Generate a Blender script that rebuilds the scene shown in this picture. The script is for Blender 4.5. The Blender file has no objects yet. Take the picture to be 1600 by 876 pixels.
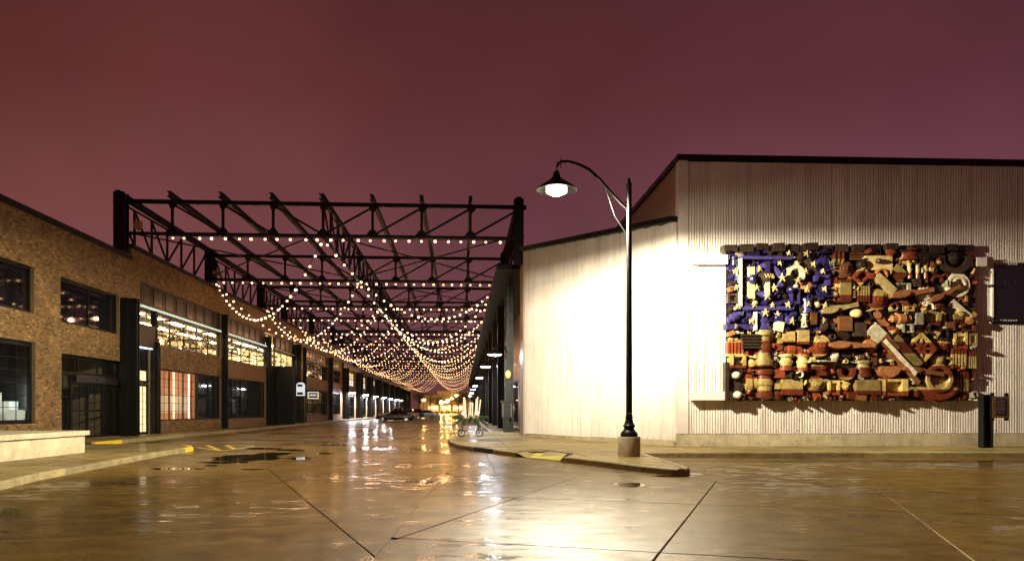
import bpy, bmesh, math, random
import numpy as np
from mathutils import Vector, Matrix
random.seed(7)
rng = np.random.default_rng(5)
sc = bpy.context.scene
COL = sc.collection
R = math.radians

# ------------------------------------------------------------------ camera
F, HX, HY, CH = 1240.0, 800.0, 640.0, 1.5          # focal length (px of a 1600 wide frame), horizon, eye height
TH = math.atan(78 / 1240)                          # the street runs along +Y; the camera looks a little right of it
cam = bpy.data.cameras.new('camera'); cam_ob = bpy.data.objects.new('camera', cam); COL.objects.link(cam_ob)
cam.sensor_width = 36; cam.lens = 36 * F / 1600; cam.shift_y = (HY - 438) / 1600
cam.clip_end = 3000; cam.clip_start = 0.1
cam_ob.location = (0, 0, CH); cam_ob.rotation_euler = (R(90), 0, -TH)
sc.camera = cam_ob
cT, sT = math.cos(TH), math.sin(TH)

# ------------------------------------------------------------------ sky, exposure
w = bpy.data.worlds.new('World'); sc.world = w; w.use_nodes = True
nt = w.node_tree; nt.nodes.clear()
def N(t, k, **kw):
    n = t.nodes.new(k)
    for a, b in kw.items():
        if a.startswith('i_'):
            n.inputs[a[2:].replace('_', ' ')].default_value = b
        else:
            setattr(n, a, b)
    return n
tc = N(nt, 'ShaderNodeTexCoord'); sep = N(nt, 'ShaderNodeSeparateXYZ')
nt.links.new(tc.outputs['Generated'], sep.inputs[0])
rz = N(nt, 'ShaderNodeValToRGB'); nt.links.new(sep.outputs['Z'], rz.inputs['Fac'])
e = rz.color_ramp.elements
e[0].position = 0.0; e[0].color = (0.135, 0.040, 0.032, 1)
e[1].position = 1.0; e[1].color = (0.050, 0.014, 0.014, 1)
for p_, c_ in ((0.1, (0.175, 0.061, 0.066, 1)), (0.22, (0.155, 0.048, 0.05, 1)), (0.36, (0.105, 0.026, 0.026, 1)), (0.5, (0.075, 0.018, 0.018, 1))):
    q_ = e.new(p_); q_.color = c_
hs = N(nt, 'ShaderNodeMapRange', i_From_Min=-0.45, i_From_Max=0.55); nt.links.new(sep.outputs['X'], hs.inputs[0])
hc = N(nt, 'ShaderNodeMix', data_type='RGBA'); hc.inputs['A'].default_value = (1.0, 1.02, 0.92, 1); hc.inputs['B'].default_value = (0.86, 0.94, 1.32, 1)
nt.links.new(hs.outputs[0], hc.inputs['Factor'])
no = N(nt, 'ShaderNodeTexNoise', i_Scale=2.2, i_Detail=4.0, i_Roughness=0.5); nt.links.new(tc.outputs['Generated'], no.inputs['Vector'])
nm = N(nt, 'ShaderNodeMapRange', i_From_Min=0.3, i_From_Max=0.7, i_To_Min=0.74, i_To_Max=1.26); nt.links.new(no.outputs['Fac'], nm.inputs[0])
m1 = N(nt, 'ShaderNodeMix', data_type='RGBA', blend_type='MULTIPLY'); m1.inputs['Factor'].default_value = 1
nt.links.new(rz.outputs[0], m1.inputs['A']); nt.links.new(hc.outputs['Result'], m1.inputs['B'])
m2 = N(nt, 'ShaderNodeVectorMath', operation='SCALE'); nt.links.new(m1.outputs['Result'], m2.inputs[0]); nt.links.new(nm.outputs[0], m2.inputs['Scale'])
bg = N(nt, 'ShaderNodeBackground', i_Strength=1.1); nt.links.new(m2.outputs[0], bg.inputs[0])
wo = N(nt, 'ShaderNodeOutputWorld'); nt.links.new(bg.outputs[0], wo.inputs[0])
sc.view_settings.view_transform = 'Standard'; sc.view_settings.look = 'None'
sc.view_settings.exposure = 0.0; sc.view_settings.gamma = 1.0
sc.render.engine = 'CYCLES'
try:
    sc.cycles.use_denoising = True; sc.cycles.denoiser = 'OPENIMAGEDENOISE'
except Exception: pass
sc.cycles.max_bounces = 8; sc.cycles.sample_clamp_indirect = 6.0; sc.cycles.use_light_tree = True
sc.cycles.caustics_reflective = False; sc.cycles.caustics_refractive = False

LAMP_POWER = 29000.0     # watts of the street lamp
BULB_POWER = 7.0      # radiance of the string bulbs

# ------------------------------------------------------------------ projection helpers (place things where they stand)
def cw(xc, fwd, z):      # camera-plane metres -> world
    return Vector((xc * cT + fwd * sT, fwd * cT - xc * sT, z))
def at(px, fwd, z):
    return cw((px - HX) / F * fwd, fwd, z)
def gp(px, py, z=0.0):
    fwd = (CH - z) * F / (py - HY); return at(px, fwd, z)
def yx(px, X):           # Y on the plane x = X seen at column px
    u = (px - HX) / F; t = math.tan(TH); r = (u + t) / (1 - u * t); return X / r
def proj(p):
    fwd = p[1] * cT + p[0] * sT; xc = p[0] * cT - p[1] * sT
    return (HX + F * xc / fwd, HY - F * (p[2] - CH) / fwd, fwd) if fwd > 0.1 else (-9e9, 0, fwd)
def zat(px, py, X):
    Y = yx(px, X); fwd = Y * cT + X * sT; return CH + (HY - py) * fwd / F

# ------------------------------------------------------------------ materials
def new_mat(name):
    m = bpy.data.materials.new(name); m.use_nodes = True
    return m, m.node_tree, m.node_tree.nodes['Principled BSDF']
def mat(name, col, rough=0.6, metal=0.0, var=0.18, scale=3.0, bump=0.0, bscale=40.0, spec=0.5, dirt=None, coat=0.0, objvar=0.0, streak=False):
    m, t, b = new_mat(name)
    ge = N(t, 'ShaderNodeNewGeometry')
    n1 = N(t, 'ShaderNodeTexNoise', i_Scale=scale, i_Detail=6.0, i_Roughness=0.62); t.links.new(ge.outputs['Position'], n1.inputs['Vector'])
    mr = N(t, 'ShaderNodeMapRange', i_From_Min=0.28, i_From_Max=0.72, i_To_Min=1 - var, i_To_Max=1 + var); t.links.new(n1.outputs['Fac'], mr.inputs[0])
    val = mr.outputs[0]
    if objvar:
        oi = N(t, 'ShaderNodeObjectInfo'); mo = N(t, 'ShaderNodeMapRange', i_To_Min=1 - objvar, i_To_Max=1 + objvar)
        t.links.new(oi.outputs['Random'], mo.inputs[0])
        mu = N(t, 'ShaderNodeMath', operation='MULTIPLY'); t.links.new(val, mu.inputs[0]); t.links.new(mo.outputs[0], mu.inputs[1]); val = mu.outputs[0]
    sv = N(t, 'ShaderNodeVectorMath', operation='SCALE'); sv.inputs[0].default_value = col[:3]; t.links.new(val, sv.inputs['Scale'])
    out = sv.outputs[0]
    if dirt:
        n2 = N(t, 'ShaderNodeTexNoise', i_Scale=dirt[1], i_Detail=8.0, i_Roughness=0.7)
        if streak:
            mpp = N(t, 'ShaderNodeMapping'); mpp.inputs['Scale'].default_value = (2.2, 2.2, 0.13); t.links.new(ge.outputs['Position'], mpp.inputs[0]); t.links.new(mpp.outputs[0], n2.inputs['Vector'])
        else: t.links.new(ge.outputs['Position'], n2.inputs['Vector'])
        m3 = N(t, 'ShaderNodeMapRange', i_From_Min=0.5, i_From_Max=0.68, i_To_Min=0, i_To_Max=dirt[2]); t.links.new(n2.outputs['Fac'], m3.inputs[0])
        mx = N(t, 'ShaderNodeMix', data_type='RGBA'); t.links.new(m3.outputs[0], mx.inputs['Factor']); t.links.new(out, mx.inputs['A']); mx.inputs['B'].default_value = (*dirt[0], 1)
        out = mx.outputs['Result']
    t.links.new(out, b.inputs['Base Color'])
    rr = N(t, 'ShaderNodeMapRange', i_From_Min=0.3, i_From_Max=0.7, i_To_Min=max(0.02, rough * 0.8), i_To_Max=min(1, rough * 1.2)); t.links.new(n1.outputs['Fac'], rr.inputs[0])
    t.links.new(rr.outputs[0], b.inputs['Roughness'])
    b.inputs['Metallic'].default_value = metal; b.inputs['Specular IOR Level'].default_value = spec
    if coat: b.inputs['Coat Weight'].default_value = coat; b.inputs['Coat Roughness'].default_value = 0.05
    if bump:
        n3 = N(t, 'ShaderNodeTexNoise', i_Scale=bscale, i_Detail=5.0); t.links.new(ge.outputs['Position'], n3.inputs['Vector'])
        bp = N(t, 'ShaderNodeBump', i_Strength=bump, i_Distance=0.02); t.links.new(n3.outputs['Fac'], bp.inputs['Height']); t.links.new(bp.outputs[0], b.inputs['Normal'])
    return m
def emit(name, col, strength, base=(0.8, 0.8, 0.8)):
    m, t, b = new_mat(name)
    b.inputs['Base Color'].default_value = (*base, 1); b.inputs['Emission Color'].default_value = (*col, 1); b.inputs['Emission Strength'].default_value = strength
    return m
def wet_concrete(name, col, r0, r1, pud=True, objvar=0.16, bmp=0.3):
    m, t, b = new_mat(name)
    ge = N(t, 'ShaderNodeNewGeometry'); P = ge.outputs['Position']
    big = N(t, 'ShaderNodeTexNoise', i_Scale=0.22, i_Detail=4.0, i_Roughness=0.55); t.links.new(P, big.inputs['Vector'])
    mid = N(t, 'ShaderNodeTexNoise', i_Scale=1.7, i_Detail=8.0, i_Roughness=0.68); t.links.new(P, mid.inputs['Vector'])
    fin = N(t, 'ShaderNodeTexNoise', i_Scale=26.0, i_Detail=6.0, i_Roughness=0.8); t.links.new(P, fin.inputs['Vector'])
    mp = N(t, 'ShaderNodeMapping'); mp.inputs['Scale'].default_value = (0.8, 1.7, 1); mp.inputs['Rotation'].default_value = (0, 0, R(24)); t.links.new(P, mp.inputs[0])
    stv = N(t, 'ShaderNodeTexNoise', i_Scale=2.0, i_Detail=7.0, i_Roughness=0.66); t.links.new(mp.outputs[0], stv.inputs['Vector'])
    a1 = N(t, 'ShaderNodeMapRange', i_From_Min=0.3, i_From_Max=0.7, i_To_Min=0.45, i_To_Max=1.4); t.links.new(mid.outputs['Fac'], a1.inputs[0])
    a2 = N(t, 'ShaderNodeMapRange', i_From_Min=0.3, i_From_Max=0.7, i_To_Min=0.75, i_To_Max=1.2); t.links.new(stv.outputs['Fac'], a2.inputs[0])
    a3 = N(t, 'ShaderNodeMapRange', i_From_Min=0.36, i_From_Max=0.64, i_To_Min=0.6, i_To_Max=1.38); t.links.new(fin.outputs['Fac'], a3.inputs[0])
    oi = N(t, 'ShaderNodeObjectInfo'); a4 = N(t, 'ShaderNodeMapRange', i_To_Min=1 - objvar, i_To_Max=1 + objvar); t.links.new(oi.outputs['Random'], a4.inputs[0])
    def mul(x, y):
        q = N(t, 'ShaderNodeMath', operation='MULTIPLY'); t.links.new(x, q.inputs[0]); t.links.new(y, q.inputs[1]); return q.outputs[0]
    v = mul(mul(a1.outputs[0], a2.outputs[0]), mul(a3.outputs[0], a4.outputs[0]))
    sv = N(t, 'ShaderNodeVectorMath', operation='SCALE'); sv.inputs[0].default_value = col; t.links.new(v, sv.inputs['Scale'])
    t.links.new(sv.outputs[0], b.inputs['Base Color'])
    # damp film: roughness from the broad pattern plus streaks
    ad = N(t, 'ShaderNodeMath', operation='ADD'); t.links.new(big.outputs['Fac'], ad.inputs[0]); t.links.new(stv.outputs['Fac'], ad.inputs[1])
    rr = N(t, 'ShaderNodeMapRange', i_From_Min=0.85, i_From_Max=1.15, i_To_Min=r0, i_To_Max=r1); t.links.new(ad.outputs[0], rr.inputs[0])
    t.links.new(rr.outputs[0], b.inputs['Roughness'])
    b.inputs['Specular IOR Level'].default_value = 0.06
    # film of water lying in the shallows: patchy, smooth where it is deep
    s3 = N(t, 'ShaderNodeMath', operation='MULTIPLY_ADD'); s3.inputs[1].default_value = 0.55; t.links.new(mid.outputs['Fac'], s3.inputs[0]); t.links.new(ad.outputs[0], s3.inputs[2])
    film = N(t, 'ShaderNodeMapRange', interpolation_type='SMOOTHSTEP', i_From_Min=1.29, i_From_Max=1.46, i_To_Min=0.0, i_To_Max=1.0); t.links.new(s3.outputs[0], film.inputs[0])
    cwt = N(t, 'ShaderNodeMapRange', i_To_Min=0.15 if pud else 0.06, i_To_Max=0.7 if pud else 0.3); t.links.new(film.outputs[0], cwt.inputs[0]); t.links.new(cwt.outputs[0], b.inputs['Coat Weight'])
    cr = N(t, 'ShaderNodeMapRange', i_To_Min=0.22, i_To_Max=0.07); t.links.new(film.outputs[0], cr.inputs[0]); t.links.new(cr.outputs[0], b.inputs['Coat Roughness'])
    dk = N(t, 'ShaderNodeMapRange', i_To_Min=1.12, i_To_Max=0.62); t.links.new(film.outputs[0], dk.inputs[0])
    sv2 = N(t, 'ShaderNodeVectorMath', operation='SCALE'); t.links.new(sv.outputs[0], sv2.inputs[0]); t.links.new(dk.outputs[0], sv2.inputs['Scale']); t.links.new(sv2.outputs[0], b.inputs['Base Color'])
    adn = N(t, 'ShaderNodeMath', operation='MULTIPLY_ADD'); adn.inputs[1].default_value = 0.5; t.links.new(mid.outputs['Fac'], adn.inputs[0]); t.links.new(fin.outputs['Fac'], adn.inputs[2])
    bp = N(t, 'ShaderNodeBump', i_Strength=bmp, i_Distance=0.015); t.links.new(adn.outputs[0], bp.inputs['Height']); t.links.new(bp.outputs[0], b.inputs['Normal'])
    bc = N(t, 'ShaderNodeBump', i_Strength=0.07, i_Distance=0.01); t.links.new(fin.outputs['Fac'], bc.inputs['Height']); t.links.new(bc.outputs[0], b.inputs['Coat Normal'])
    return m
def glass(name, tint=(0.9, 0.92, 0.9)):
    m = bpy.data.materials.new(name); m.use_nodes = True; t = m.node_tree; t.nodes.clear()
    tr = N(t, 'ShaderNodeBsdfTransparent'); tr.inputs[0].default_value = (*tint, 1)
    gl = N(t, 'ShaderNodeBsdfGlossy', i_Roughness=0.02)
    fr0 = N(t, 'ShaderNodeFresnel', i_IOR=1.5); ge = N(t, 'ShaderNodeNewGeometry'); iv = N(t, 'ShaderNodeMath', operation='SUBTRACT'); iv.inputs[0].default_value = 1.0; t.links.new(ge.outputs['Backfacing'], iv.inputs[1])
    fr = N(t, 'ShaderNodeMath', operation='MULTIPLY'); t.links.new(fr0.outputs[0], fr.inputs[0]); t.links.new(iv.outputs[0], fr.inputs[1]); mx = N(t, 'ShaderNodeMixShader'); o = N(t, 'ShaderNodeOutputMaterial')
    t.links.new(fr.outputs[0], mx.inputs[0]); t.links.new(tr.outputs[0], mx.inputs[1]); t.links.new(gl.outputs[0], mx.inputs[2]); t.links.new(mx.outputs[0], o.inputs[0])
    return m
def attr_brick(name):
    m, t, b = new_mat(name)
    at_ = N(t, 'ShaderNodeAttribute', attribute_name='tone'); ge = N(t, 'ShaderNodeNewGeometry')
    n1 = N(t, 'ShaderNodeTexNoise', i_Scale=1.1, i_Detail=6.0); t.links.new(ge.outputs['Position'], n1.inputs['Vector'])
    mr = N(t, 'ShaderNodeMapRange', i_From_Min=0.3, i_From_Max=0.7, i_To_Min=0.7, i_To_Max=1.25); t.links.new(n1.outputs['Fac'], mr.inputs[0])
    sv = N(t, 'ShaderNodeVectorMath', operation='SCALE'); t.links.new(at_.outputs['Color'], sv.inputs[0]); t.links.new(mr.outputs[0], sv.inputs['Scale'])
    t.links.new(sv.outputs[0], b.inputs['Base Color']); b.inputs['Roughness'].default_value = 0.7
    n3 = N(t, 'ShaderNodeTexNoise', i_Scale=90.0, i_Detail=3.0); t.links.new(ge.outputs['Position'], n3.inputs['Vector'])
    bp = N(t, 'ShaderNodeBump', i_Strength=0.4, i_Distance=0.01); t.links.new(n3.outputs['Fac'], bp.inputs['Height']); t.links.new(bp.outputs[0], b.inputs['Normal'])
    return m
def far_brick(name):
    m, t, b = new_mat(name)
    ge = N(t, 'ShaderNodeNewGeometry'); sp = N(t, 'ShaderNodeSeparateXYZ'); cb = N(t, 'ShaderNodeCombineXYZ')
    t.links.new(ge.outputs['Position'], sp.inputs[0]); t.links.new(sp.outputs['Y'], cb.inputs[0]); t.links.new(sp.outputs['Z'], cb.inputs[1])
    br = N(t, 'ShaderNodeTexBrick', i_Scale=1.0, i_Mortar_Size=0.008, i_Brick_Width=0.21, i_Row_Height=0.075, i_Bias=-0.1)
    br.inputs['Color1'].default_value = (0.30, 0.17, 0.07, 1); br.inputs['Color2'].default_value = (0.15, 0.08, 0.035, 1); br.inputs['Mortar'].default_value = (0.16, 0.11, 0.06, 1)
    t.links.new(cb.outputs[0], br.inputs['Vector']); t.links.new(br.outputs[0], b.inputs['Base Color']); b.inputs['Roughness'].default_value = 0.75
    return m
def flag_paint(name, x0, x1, zt, zb, xc, solid=None):
    """painted timber: thirteen stripes with a blue canton, worn"""
    m, t, b = new_mat(name)
    ge = N(t, 'ShaderNodeNewGeometry'); sp = N(t, 'ShaderNodeSeparateXYZ'); t.links.new(ge.outputs['Position'], sp.inputs[0])
    oi = N(t, 'ShaderNodeObjectInfo')
    n1 = N(t, 'ShaderNodeTexNoise', i_Scale=5.0, i_Detail=7.0, i_Roughness=0.65); t.links.new(ge.outputs['Position'], n1.inputs['Vector'])
    cream, red, blue = (0.44, 0.31, 0.10), (0.17, 0.036, 0.012), (0.017, 0.012, 0.07)
    if solid:
        base = N(t, 'ShaderNodeRGB'); base.outputs[0].default_value = (*solid, 1); col = base.outputs[0]
    else:
        wob = N(t, 'ShaderNodeMapRange', i_To_Min=-0.05, i_To_Max=0.05); t.links.new(oi.outputs['Random'], wob.inputs[0])
        zz = N(t, 'ShaderNodeMath', operation='ADD'); t.links.new(sp.outputs['Z'], zz.inputs[0]); t.links.new(wob.outputs[0], zz.inputs[1])
        st = N(t, 'ShaderNodeMapRange', i_From_Min=zt, i_From_Max=zb, i_To_Min=0.0, i_To_Max=6.5); t.links.new(zz.outputs[0], st.inputs[0])
        fr = N(t, 'ShaderNodeMath', operation='FRACT'); t.links.new(st.outputs[0], fr.inputs[0])
        gt = N(t, 'ShaderNodeMath', operation='GREATER_THAN'); gt.inputs[1].default_value = 0.5; t.links.new(fr.outputs[0], gt.inputs[0])
        mx = N(t, 'ShaderNodeMix', data_type='RGBA'); mx.inputs['A'].default_value = (*red, 1); mx.inputs['B'].default_value = (*cream, 1); t.links.new(gt.outputs[0], mx.inputs['Factor'])
        lx = N(t, 'ShaderNodeMath', operation='LESS_THAN'); lx.inputs[1].default_value = xc; t.links.new(sp.outputs['X'], lx.inputs[0])
        lz = N(t, 'ShaderNodeMath', operation='GREATER_THAN'); lz.inputs[1].default_value = zt - (zt - zb) * 7 / 13; t.links.new(sp.outputs['Z'], lz.inputs[0])
        an = N(t, 'ShaderNodeMath', operation='MULTIPLY'); t.links.new(lx.outputs[0], an.inputs[0]); t.links.new(lz.outputs[0], an.inputs[1])
        mb = N(t, 'ShaderNodeMix', data_type='RGBA'); t.links.new(an.outputs[0], mb.inputs['Factor']); t.links.new(mx.outputs['Result'], mb.inputs['A']); mb.inputs['B'].default_value = (*blue, 1)
        col = mb.outputs['Result']
    h = N(t, 'ShaderNodeMath', operation='MULTIPLY'); h.inputs[1].default_value = 13.7; t.links.new(oi.outputs['Random'], h.inputs[0])
    h2 = N(t, 'ShaderNodeMath', operation='FRACT'); t.links.new(h.outputs[0], h2.inputs[0])
    a = N(t, 'ShaderNodeMapRange', i_To_Min=0.4, i_To_Max=1.4); t.links.new(h2.outputs[0], a.inputs[0])
    a2 = N(t, 'ShaderNodeMapRange', i_From_Min=0.3, i_From_Max=0.7, i_To_Min=0.55, i_To_Max=1.25); t.links.new(n1.outputs['Fac'], a2.inputs[0])
    mu = N(t, 'ShaderNodeMath', operation='MULTIPLY'); t.links.new(a.outputs[0], mu.inputs[0]); t.links.new(a2.outputs[0], mu.inputs[1])
    sv = N(t, 'ShaderNodeVectorMath', operation='SCALE'); t.links.new(col, sv.inputs[0]); t.links.new(mu.outputs[0], sv.inputs['Scale'])
    n2 = N(t, 'ShaderNodeTexNoise', i_Scale=13.0, i_Detail=8.0, i_Roughness=0.75); t.links.new(ge.outputs['Position'], n2.inputs['Vector'])
    w2 = N(t, 'ShaderNodeMapRange', i_From_Min=0.56, i_From_Max=0.62, i_To_Max=0.75); t.links.new(n2.outputs['Fac'], w2.inputs[0])
    wm_ = N(t, 'ShaderNodeMix', data_type='RGBA'); wm_.inputs['B'].default_value = (0.05, 0.03, 0.015, 1); t.links.new(w2.outputs[0], wm_.inputs['Factor']); t.links.new(sv.outputs[0], wm_.inputs['A'])
    t.links.new(wm_.outputs['Result'], b.inputs['Base Color']); b.inputs['Roughness'].default_value = 0.3
    bp = N(t, 'ShaderNodeBump', i_Strength=0.35, i_Distance=0.02); t.links.new(n2.outputs['Fac'], bp.inputs['Height']); t.links.new(bp.outputs[0], b.inputs['Normal'])
    return m

M = {}
M['road'] = wet_concrete('wet road concrete', (0.135, 0.08, 0.014), 0.42, 0.65)
M['roadbed'] = mat('road joint filler', (0.03, 0.025, 0.015), 0.5)
M['asphalt'] = mat('wet asphalt', (0.055, 0.04, 0.02), 0.4, var=0.3)
M['walk'] = wet_concrete('damp sidewalk concrete', (0.27, 0.2, 0.075), 0.45, 0.7, pud=False)
M['kerb'] = mat('kerb concrete', (0.30, 0.24, 0.11), 0.6, var=0.35, scale=2.5, bump=0.4, dirt=((0.08, 0.06, 0.02), 4.0, 0.7), objvar=0.2)
M['yellow'] = mat('yellow paint', (0.75, 0.50, 0.03), 0.45, var=0.2, dirt=((0.2, 0.15, 0.05), 9.0, 0.5))
M['tactile'] = mat('yellow tactile paving', (0.60, 0.50, 0.11), 0.6, var=0.1)
M['concrete'] = mat('pale cast concrete', (0.52, 0.45, 0.30), 0.75, var=0.22, scale=1.6, bump=0.3, bscale=25, dirt=((0.3, 0.24, 0.11), 2.4, 0.65))
M['plinth'] = mat('plinth concrete', (0.42, 0.35, 0.22), 0.75, var=0.25, scale=1.3, bump=0.3, bscale=25, dirt=((0.2, 0.16, 0.08), 3.0, 0.6))
M['mortar'] = mat('mortar', (0.12, 0.08, 0.035), 0.9)
M['brick'] = attr_brick('buff brick'); M['farbrick'] = far_brick('distant brick')
M['black'] = mat('black painted steel', (0.006, 0.0055, 0.005), 0.45, var=0.4, scale=6, spec=0.22)
M['truss'] = mat('dark weathered steel', (0.010, 0.007, 0.006), 0.5, var=0.45, scale=5, spec=0.2)
M['bronze'] = mat('dark bronze panel', (0.012, 0.007, 0.005), 0.32, spec=0.3)
M['metal'] = mat('ribbed white metal', (0.68, 0.625, 0.56), 0.42, metal=0.0, var=0.08, scale=0.9, dirt=((0.38, 0.29, 0.22), 1.5, 0.6), objvar=0.05, streak=True)
M['trim'] = mat('pale metal trim', (0.6, 0.53, 0.47), 0.4, var=0.1)
M['brown'] = mat('brown cladding', (0.30, 0.19, 0.11), 0.5, var=0.15)
M['dglass'] = mat('dark window glass', (0.006, 0.006, 0.007), 0.04, var=0.2, spec=0.7)
M['glass'] = glass('clear window glass')
M['louvre'] = mat('louvre black', (0.012, 0.012, 0.010), 0.35)
M['room'] = mat('warm white interior', (0.72, 0.6, 0.4), 0.8, var=0.12, scale=1.5)
M['salmon'] = mat('salmon interior wall', (0.62, 0.36, 0.24), 0.7, var=0.15)
M['darkroom'] = mat('dark interior', (0.06, 0.055, 0.05), 0.8)
M['white'] = mat('white paint', (0.75, 0.74, 0.7), 0.5, var=0.06)
M['teal'] = mat('teal wall', (0.02, 0.16, 0.2), 0.6)
M['tube'] = emit('warm ceiling tube', (1, 0.80, 0.50), 75)
M['strip'] = emit('pale strip light', (0.75, 1.0, 0.8), 0.55)
M['cool'] = emit('cool lamp diffuser', (0.85, 0.92, 1.0), 330)
M['bright'] = emit('bright cool diffuser', (0.88, 0.93, 1.0), 800)
M['coolblue'] = emit('blue white lamp', (0.55, 0.75, 1.0), 9)
M['lens'] = emit('street lamp lens', (1.0, 0.88, 0.66), 16.0)
M['bowl'] = emit('frosted lamp bowl', (1.0, 0.86, 0.60), 9.0)
M['bulb'] = emit('warm globe bulb', (1.0, 0.54, 0.25), BULB_POWER)
M['litpane'] = emit('lit yellow pane', (1.0, 0.72, 0.28), 0.95)
M['litwhite'] = emit('lit white pane', (0.95, 0.95, 0.82), 1.1)
M['orange'] = emit('sodium lamp', (1.0, 0.52, 0.12), 900)
M['water'] = mat('puddle water', (0.035, 0.022, 0.008), 0.03, var=0.1, spec=0.6, bump=0.015, bscale=6)
M['tyre'] = mat('tyre rubber', (0.015, 0.015, 0.015), 0.7)
M['chrome'] = mat('wheel alloy', (0.5, 0.5, 0.5), 0.25, metal=0.9)
M['needle'] = mat('evergreen needles', (0.05, 0.12, 0.03), 0.6, var=0.5, scale=9)
M['leaf'] = mat('street tree leaves', (0.09, 0.07, 0.02), 0.7, var=0.4)
M['bark'] = mat('bark', (0.06, 0.045, 0.03), 0.9)
M['birch'] = mat('birch bark', (0.66, 0.58, 0.45), 0.7, var=0.3, scale=14)
M['gold'] = mat('gold badge', (0.75, 0.5, 0.08), 0.35, metal=0.4)
M['brass'] = mat('aged bronze plaque frame', (0.15, 0.10, 0.03), 0.45, metal=0.5)

# ------------------------------------------------------------------ mesh building
class MB:
    def __init__(s): s.v = []; s.f = []
    def add(s, vs, fs):
        o = len(s.v); s.v += [tuple(v) for v in vs]; s.f += [tuple(i + o for i in f) for f in fs]; return s
    def box(s, x0, x1, y0, y1, z0, z1):
        return s.add([(x0, y0, z0), (x1, y0, z0), (x1, y1, z0), (x0, y1, z0), (x0, y0, z1), (x1, y0, z1), (x1, y1, z1), (x0, y1, z1)],
                     [(3, 2, 1, 0), (4, 5, 6, 7), (0, 1, 5, 4), (1, 2, 6, 5), (2, 3, 7, 6), (3, 0, 4, 7)])
    def cbox(s, c, d): return s.box(c[0] - d[0] / 2, c[0] + d[0] / 2, c[1] - d[1] / 2, c[1] + d[1] / 2, c[2] - d[2] / 2, c[2] + d[2] / 2)
    def bar(s, p, q, a, b=None, up=(0, 0, 1)):      # rectangular bar a wide, b deep (b along up)
        b = b or a; p = Vector(p); q = Vector(q); d = (q - p).normalized(); u = Vector(up)
        if abs(d.dot(u)) > 0.98: u = Vector((0, 1, 0))
        sdir = d.cross(u).normalized(); u = sdir.cross(d)
        vs = []
        for c in (p, q):
            for i, j in ((-1, -1), (1, -1), (1, 1), (-1, 1)): vs.append(c + sdir * (i * a / 2) + u * (j * b / 2))
        return s.add(vs, [(3, 2, 1, 0), (4, 5, 6, 7), (0, 1, 5, 4), (1, 2, 6, 5), (2, 3, 7, 6), (3, 0, 4, 7)])
    def ibeam(s, p, q, a, b, tf=0.03, up=(0, 0, 1)):
        p = Vector(p); q = Vector(q); d = (q - p).normalized(); u = Vector(up)
        if abs(d.dot(u)) > 0.98: u = Vector((0, 1, 0))
        sd = d.cross(u).normalized(); u = sd.cross(d); o = u * (b / 2 - tf / 2)
        s.bar(p + o, q + o, a, tf, u); s.bar(p - o, q - o, a, tf, u); s.bar(p, q, tf, b - 2 * tf, u); return s
    def tube(s, pts, r, n=8, cap=True):
        pts = [Vector(p) for p in pts]; o = len(s.v); k = len(pts); rs = r if isinstance(r, (list, tuple)) else [r] * k
        ref = Vector((0, 0, 1))
        for i, p in enumerate(pts):
            d = (pts[min(i + 1, k - 1)] - pts[max(i - 1, 0)]).normalized()
            a = d.cross(ref if abs(d.dot(ref)) < 0.95 else Vector((1, 0, 0))).normalized(); b = d.cross(a)
            for j in range(n):
                t = 2 * math.pi * j / n; s.v.append(tuple(p + (a * math.cos(t) + b * math.sin(t)) * rs[i]))
        for i in range(k - 1):
            for j in range(n): s.f.append((o + i * n + j, o + i * n + (j + 1) % n, o + (i + 1) * n + (j + 1) % n, o + (i + 1) * n + j))
        if cap: s.f.append(tuple(o + j for j in range(n))[::-1]); s.f.append(tuple(o + (k - 1) * n + j for j in range(n)))
        return s
    def lathe(s, prof, c=(0, 0, 0), n=24, axis='z'):
        o = len(s.v); k = len(prof)
        for r, h in prof:
            for j in range(n):
                t = 2 * math.pi * j / n; a, b = r * math.cos(t), r * math.sin(t)
                v = (a, b, h) if axis == 'z' else ((a, h, b) if axis == 'y' else (h, a, b))
                s.v.append((c[0] + v[0], c[1] + v[1], c[2] + v[2]))
        for i in range(k - 1):
            for j in range(n): s.f.append((o + i * n + j, o + i * n + (j + 1) % n, o + (i + 1) * n + (j + 1) % n, o + (i + 1) * n + j))
        s.f.append(tuple(o + j for j in range(n))[::-1]); s.f.append(tuple(o + (k - 1) * n + j for j in range(n)))
        return s
    def prism(s, poly, z0, z1):          # horizontal polygon (x, y)
        n = len(poly); o = len(s.v)
        s.v += [(p[0], p[1], z0) for p in poly] + [(p[0], p[1], z1) for p in poly]
        s.f.append(tuple(o + i for i in range(n))[::-1]); s.f.append(tuple(o + n + i for i in range(n)))
        for i in range(n): s.f.append((o + i, o + (i + 1) % n, o + n + (i + 1) % n, o + n + i))
        return s
    def slabxz(s, poly, y0, y1):         # polygon in x, z given depth along y
        n = len(poly); o = len(s.v)
        s.v += [(p[0], y0, p[1]) for p in poly] + [(p[0], y1, p[1]) for p in poly]
        s.f.append(tuple(o + i for i in range(n))); s.f.append(tuple(o + n + i for i in range(n))[::-1])
        for i in range(n): s.f.append((o + i, o + n + i, o + n + (i + 1) % n, o + (i + 1) % n))
        return s
    def mesh(s, name, m, smooth=False):
        me = bpy.data.meshes.new(name); me.from_pydata(s.v, [], s.f); me.update()
        bm = bmesh.new(); bm.from_mesh(me); bmesh.ops.recalc_face_normals(bm, faces=bm.faces); bm.to_mesh(me); bm.free()
        if m: me.materials.append(m)
        if smooth:
            for p in me.polygons: p.use_smooth = True
            try: me.set_sharp_from_angle(angle=R(38))
            except Exception: pass
        return me
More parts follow.
